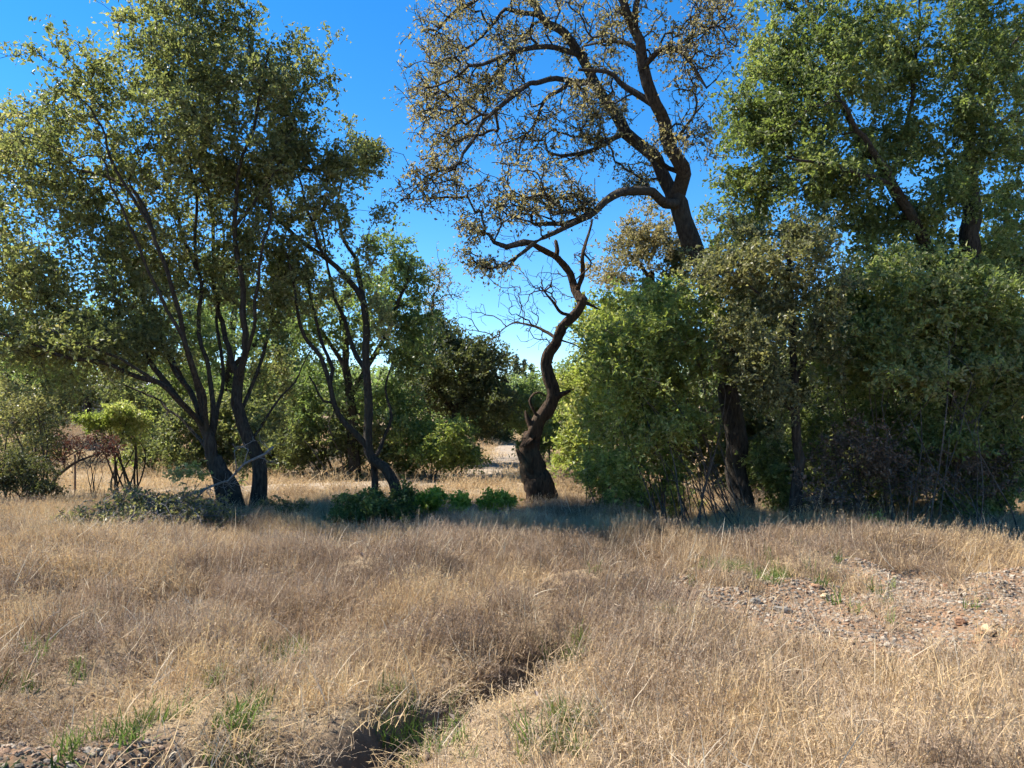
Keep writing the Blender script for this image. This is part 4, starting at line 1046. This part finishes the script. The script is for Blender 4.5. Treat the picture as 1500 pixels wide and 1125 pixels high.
def stone_mesh(name, seed, mat, sub=2, flat=.7):
    import bmesh
    g = np.random.default_rng(seed)
    bm = bmesh.new()
    bmesh.ops.create_icosphere(bm, subdivisions=sub, radius=.5)
    sx, sy, sz = g.uniform(.8, 1.25), g.uniform(.7, 1.1), flat * g.uniform(.7, 1.1)
    pl = [(Vector(unit(g.normal(0, 1, 3))), g.uniform(.26, .42)) for _ in range(9)]
    for v in bm.verts:
        for nrm, dd in pl:                                     # chipped flat faces
            t = v.co.dot(nrm) - dd
            if t > 0: v.co -= nrm * t
        v.co += Vector(g.normal(0, .012, 3))
        v.co = Vector((v.co.x * sx, v.co.y * sy, v.co.z * sz))
    me = bpy.data.meshes.new(name); bm.to_mesh(me); bm.free()
    me.materials.append(mat)
    return me


M["gravel"] = stone_mat("gravel_stone", [(.10, .085, .065), (.17, .14, .105), (.24, .19, .14), (.28, .15, .075), (.32, .25, .17), (.42, .36, .28)])
grav = [stone_mesh("gravel_stone", 500 + k, M["gravel"], 1) for k in range(8)]
x, y = cloud(190000, 2.2, 9.5, spread=.9, margin=.5)
k = RNG.random(len(x)) < gravel_mask(x, y) * .9 + np.exp(-(seg_dist(x, y, DITCH3) / .3) ** 2) * .5; x, y = x[k], y[k]
n = len(x)
sz = .008 + .042 * RNG.random(n) ** 3.5
p = np.stack((x, y, height(x, y) + sz * .02), -1)
scatter("gravel", grav, p, RNG.uniform(0, 6.28, (n, 3)) * np.array((.1, .1, 1)), np.stack((sz, sz, sz), -1) * 1.3, RNG.random(n), RNG.integers(0, 8, n), "loose grey and orange gravel of the bare strip", "gravel")

M["clod"] = stone_mat("earth_clod", [(.055, .036, .025), (.09, .06, .042), (.14, .10, .07)], 20)
clods = [stone_mesh("earth_clod", 700 + k, M["clod"], 2, .8) for k in range(6)]
x, y = cloud(30000, 2.4, 8.0)
k = RNG.random(len(x)) < np.exp(-(np.minimum(seg_dist(x, y, DITCH), seg_dist(x, y, DITCH2)) / .2) ** 2) * .6; x, y = x[k], y[k]
n = len(x); sz = .012 + .055 * RNG.random(n) ** 3
scatter("earth_clods", clods, np.stack((x, y, height(x, y)), -1), RNG.uniform(0, 6.28, (n, 3)), np.stack((sz, sz, sz), -1) * 1.3, RNG.random(n), RNG.integers(0, 6, n), "crumbled dark earth along the rut", "earth")
M["tan_rock"] = stone_mat("tan_rock", [(.30, .20, .11), (.44, .31, .18), (.55, .42, .28)], 9)
M["orange_rock"] = stone_mat("orange_rock", [(.17, .085, .045), (.28, .145, .075), (.36, .21, .115)], 9)
M["grey_rock"] = stone_mat("grey_rock", [(.12, .105, .085), (.21, .185, .15), (.30, .265, .22)], 9)
for k, (px, py, sz, mt, lab) in enumerate(((1450, 926, .17, "tan_rock", "largest tan rock on the gravel strip"), (1196, 859, .10, "orange_rock", "orange rock resting on a flat brown stone at the grass edge"),
        (1208, 868, .11, "tan_rock", "flat brown stone under the orange rock"), (1289, 897, .075, "orange_rock", "tilted rust orange stone alone mid gravel"),
        (1405, 908, .12, "orange_rock", "dull orange stone beside the largest tan rock"), (1146, 886, .16, "grey_rock", "broad pale grey stone sunk in the gravel"),
        (1108, 880, .11, "grey_rock", "dark grey stone in the shade at the gravel's grassy end"), (1130, 868, .09, "grey_rock", "small grey stone behind the broad pale grey one"),
        (1482, 938, .13, "orange_rock", "brown orange rock at the frame edge near the tan rock"), (1385, 852, .06, "orange_rock", "small orange pebble against the far grass edge"),
        (960, 845, .2, "grey_rock", "dark rough stone in the gully beside the gravel strip"))):
    x0, y0 = G(px, py)
    o = link("rock", stone_mesh("rock", 900 + k, M[mt], 3, .75))
    o.scale = (sz, sz, sz); o.location = (x0, y0, H(x0, y0) + sz * .16); o.rotation_euler = (RNG.normal(0, .2), RNG.normal(0, .2), RNG.uniform(0, 6.28))
    tag(o, lab, "rock")

# ------------------------------------------------------------------ far hill, conifers, house, post
n = 5200
x = RNG.uniform(-1, 1, n); y = 62 + 150 * RNG.random(n) ** 1.2
x = x * (y * .75 + 10)
tp = np.stack((x, y, height(x, y) + RNG.random(n) * (1.5 + 2.5 * fbm(x * .08, y * .08, 15))), -1)
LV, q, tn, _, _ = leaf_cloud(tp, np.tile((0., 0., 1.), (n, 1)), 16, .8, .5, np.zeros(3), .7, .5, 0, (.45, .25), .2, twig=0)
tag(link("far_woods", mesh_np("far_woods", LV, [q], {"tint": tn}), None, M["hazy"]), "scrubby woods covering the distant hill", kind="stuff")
for px, py, w, lab in ((757, 522, 8, "tallest dark conifer on the far hill, left of the snag"), (768, 527, 7, "slim conifer second along the far ridge from the tallest"), (779, 534, 7, "short conifer on the far ridge close to the snag's trunk"), (741, 541, 6, "low conifer tip showing above the oak at the track's end")):
    plant("conifer", lab, "tree", 190.0, (px, 570), limbs=[([(px, 575), (px, 552), (px, py - 1)], .22, .04)],
          blobs=[(px, py + 3 + k * 6, 0, w * (.25 + .16 * k), 3.5, .5 + .25 * k, 16 + 5 * k) for k in range(6)], leaf="conifer", per=16, spread=.3, size=.32, group="conifers on the far hill", flare=.1, jit=.03)


def box(V, Q, x0, x1, y0, y1, z0, z1):
    o_ = len(V)
    V += [(x, y, z) for z in (z0, z1) for x, y in ((x0, y0), (x1, y0), (x1, y1), (x0, y1))]
    Q += [[o_ + i for i in f] for f in ((0, 3, 2, 1), (4, 5, 6, 7), (0, 1, 5, 4), (1, 2, 6, 5), (2, 3, 7, 6), (3, 0, 4, 7))]


def plain(name, col, rough=.7, sc_=6):
    m, nt, b = new_mat(name)
    tc = nt.nodes.new("ShaderNodeTexCoord"); nz = nt.nodes.new("ShaderNodeTexNoise"); nz.inputs["Scale"].default_value = sc_; nz.inputs["Detail"].default_value = 5
    nt.links.new(tc.outputs["Object"], nz.inputs[0])
    r_ = ramp(nt, [(.3, tuple(c * .8 for c in col)), (.7, tuple(min(1, c * 1.12) for c in col))])
    nt.links.new(nz.outputs[0], r_.inputs[0]); nt.links.new(r_.outputs[0], b.inputs["Base Color"]); b.inputs["Roughness"].default_value = rough
    return m


hx, hy = -28.0, 52.0
hz_ = H(hx, hy)
e = tag(link("house", None), "low pale roofed house glimpsed through the trees across the meadow", "house"); e.location = (hx, hy, hz_)
def part(nm, boxes, mat, parent):
    V, Q = [], []
    for b_ in boxes: box(V, Q, *b_)
    return link(nm, mesh_np(nm, V, [np.array(Q)]), parent, mat)
part("wall", [(-5, 5, -3, 3, -.4, 2.1)], plain("pale_house_wall", (.55, .5, .43)), e)
RV = [(-5.4, -3.5, 2.0), (5.4, -3.5, 2.0), (5.4, 0, 2.95), (-5.4, 0, 2.95), (-5.4, 3.5, 2.0), (5.4, 3.5, 2.0)]
RV += [(a, b_, c + .12) for a, b_, c in RV]
link("roof", mesh_np("roof", RV, [np.array([(6, 7, 8, 9), (9, 8, 11, 10), (0, 3, 2, 1), (3, 4, 5, 2), (0, 1, 7, 6), (4, 10, 11, 5)])]), e, plain("pale_metal_roof", (.72, .72, .72), .4))
dm, fm = plain("dark_house_window", (.05, .06, .07), .15), plain("white_house_trim", (.75, .74, .7))
for wx in (-3.4, 2.4):
    w_ = part("window", [(wx, wx + 1.1, -3.03, -3.003, .9, 1.8)], dm, e); part("sill", [(wx - .07, wx + 1.17, -3.05, -3.032, .83, .9)], fm, w_)
part("door", [(-.5, .4, -3.04, -3.003, 0, 1.95)], plain("brown_house_door", (.2, .12, .07)), e)

fp = P(110, 700, 16.8)
V, Q = [], []
box(V, Q, -.02, .02, -.004, .004, -.1, .85); box(V, Q, -.004, .004, .0045, .035, -.1, .85)
e = tag(link("fence_post", mesh_np("fence_post", V, [np.array(Q)]), None, plain("rusty_post_steel", (.12, .07, .05))), "thin rusty steel post standing beside the flat topped bush", "post")
e.location = (fp[0], fp[1], H(fp[0], fp[1]))
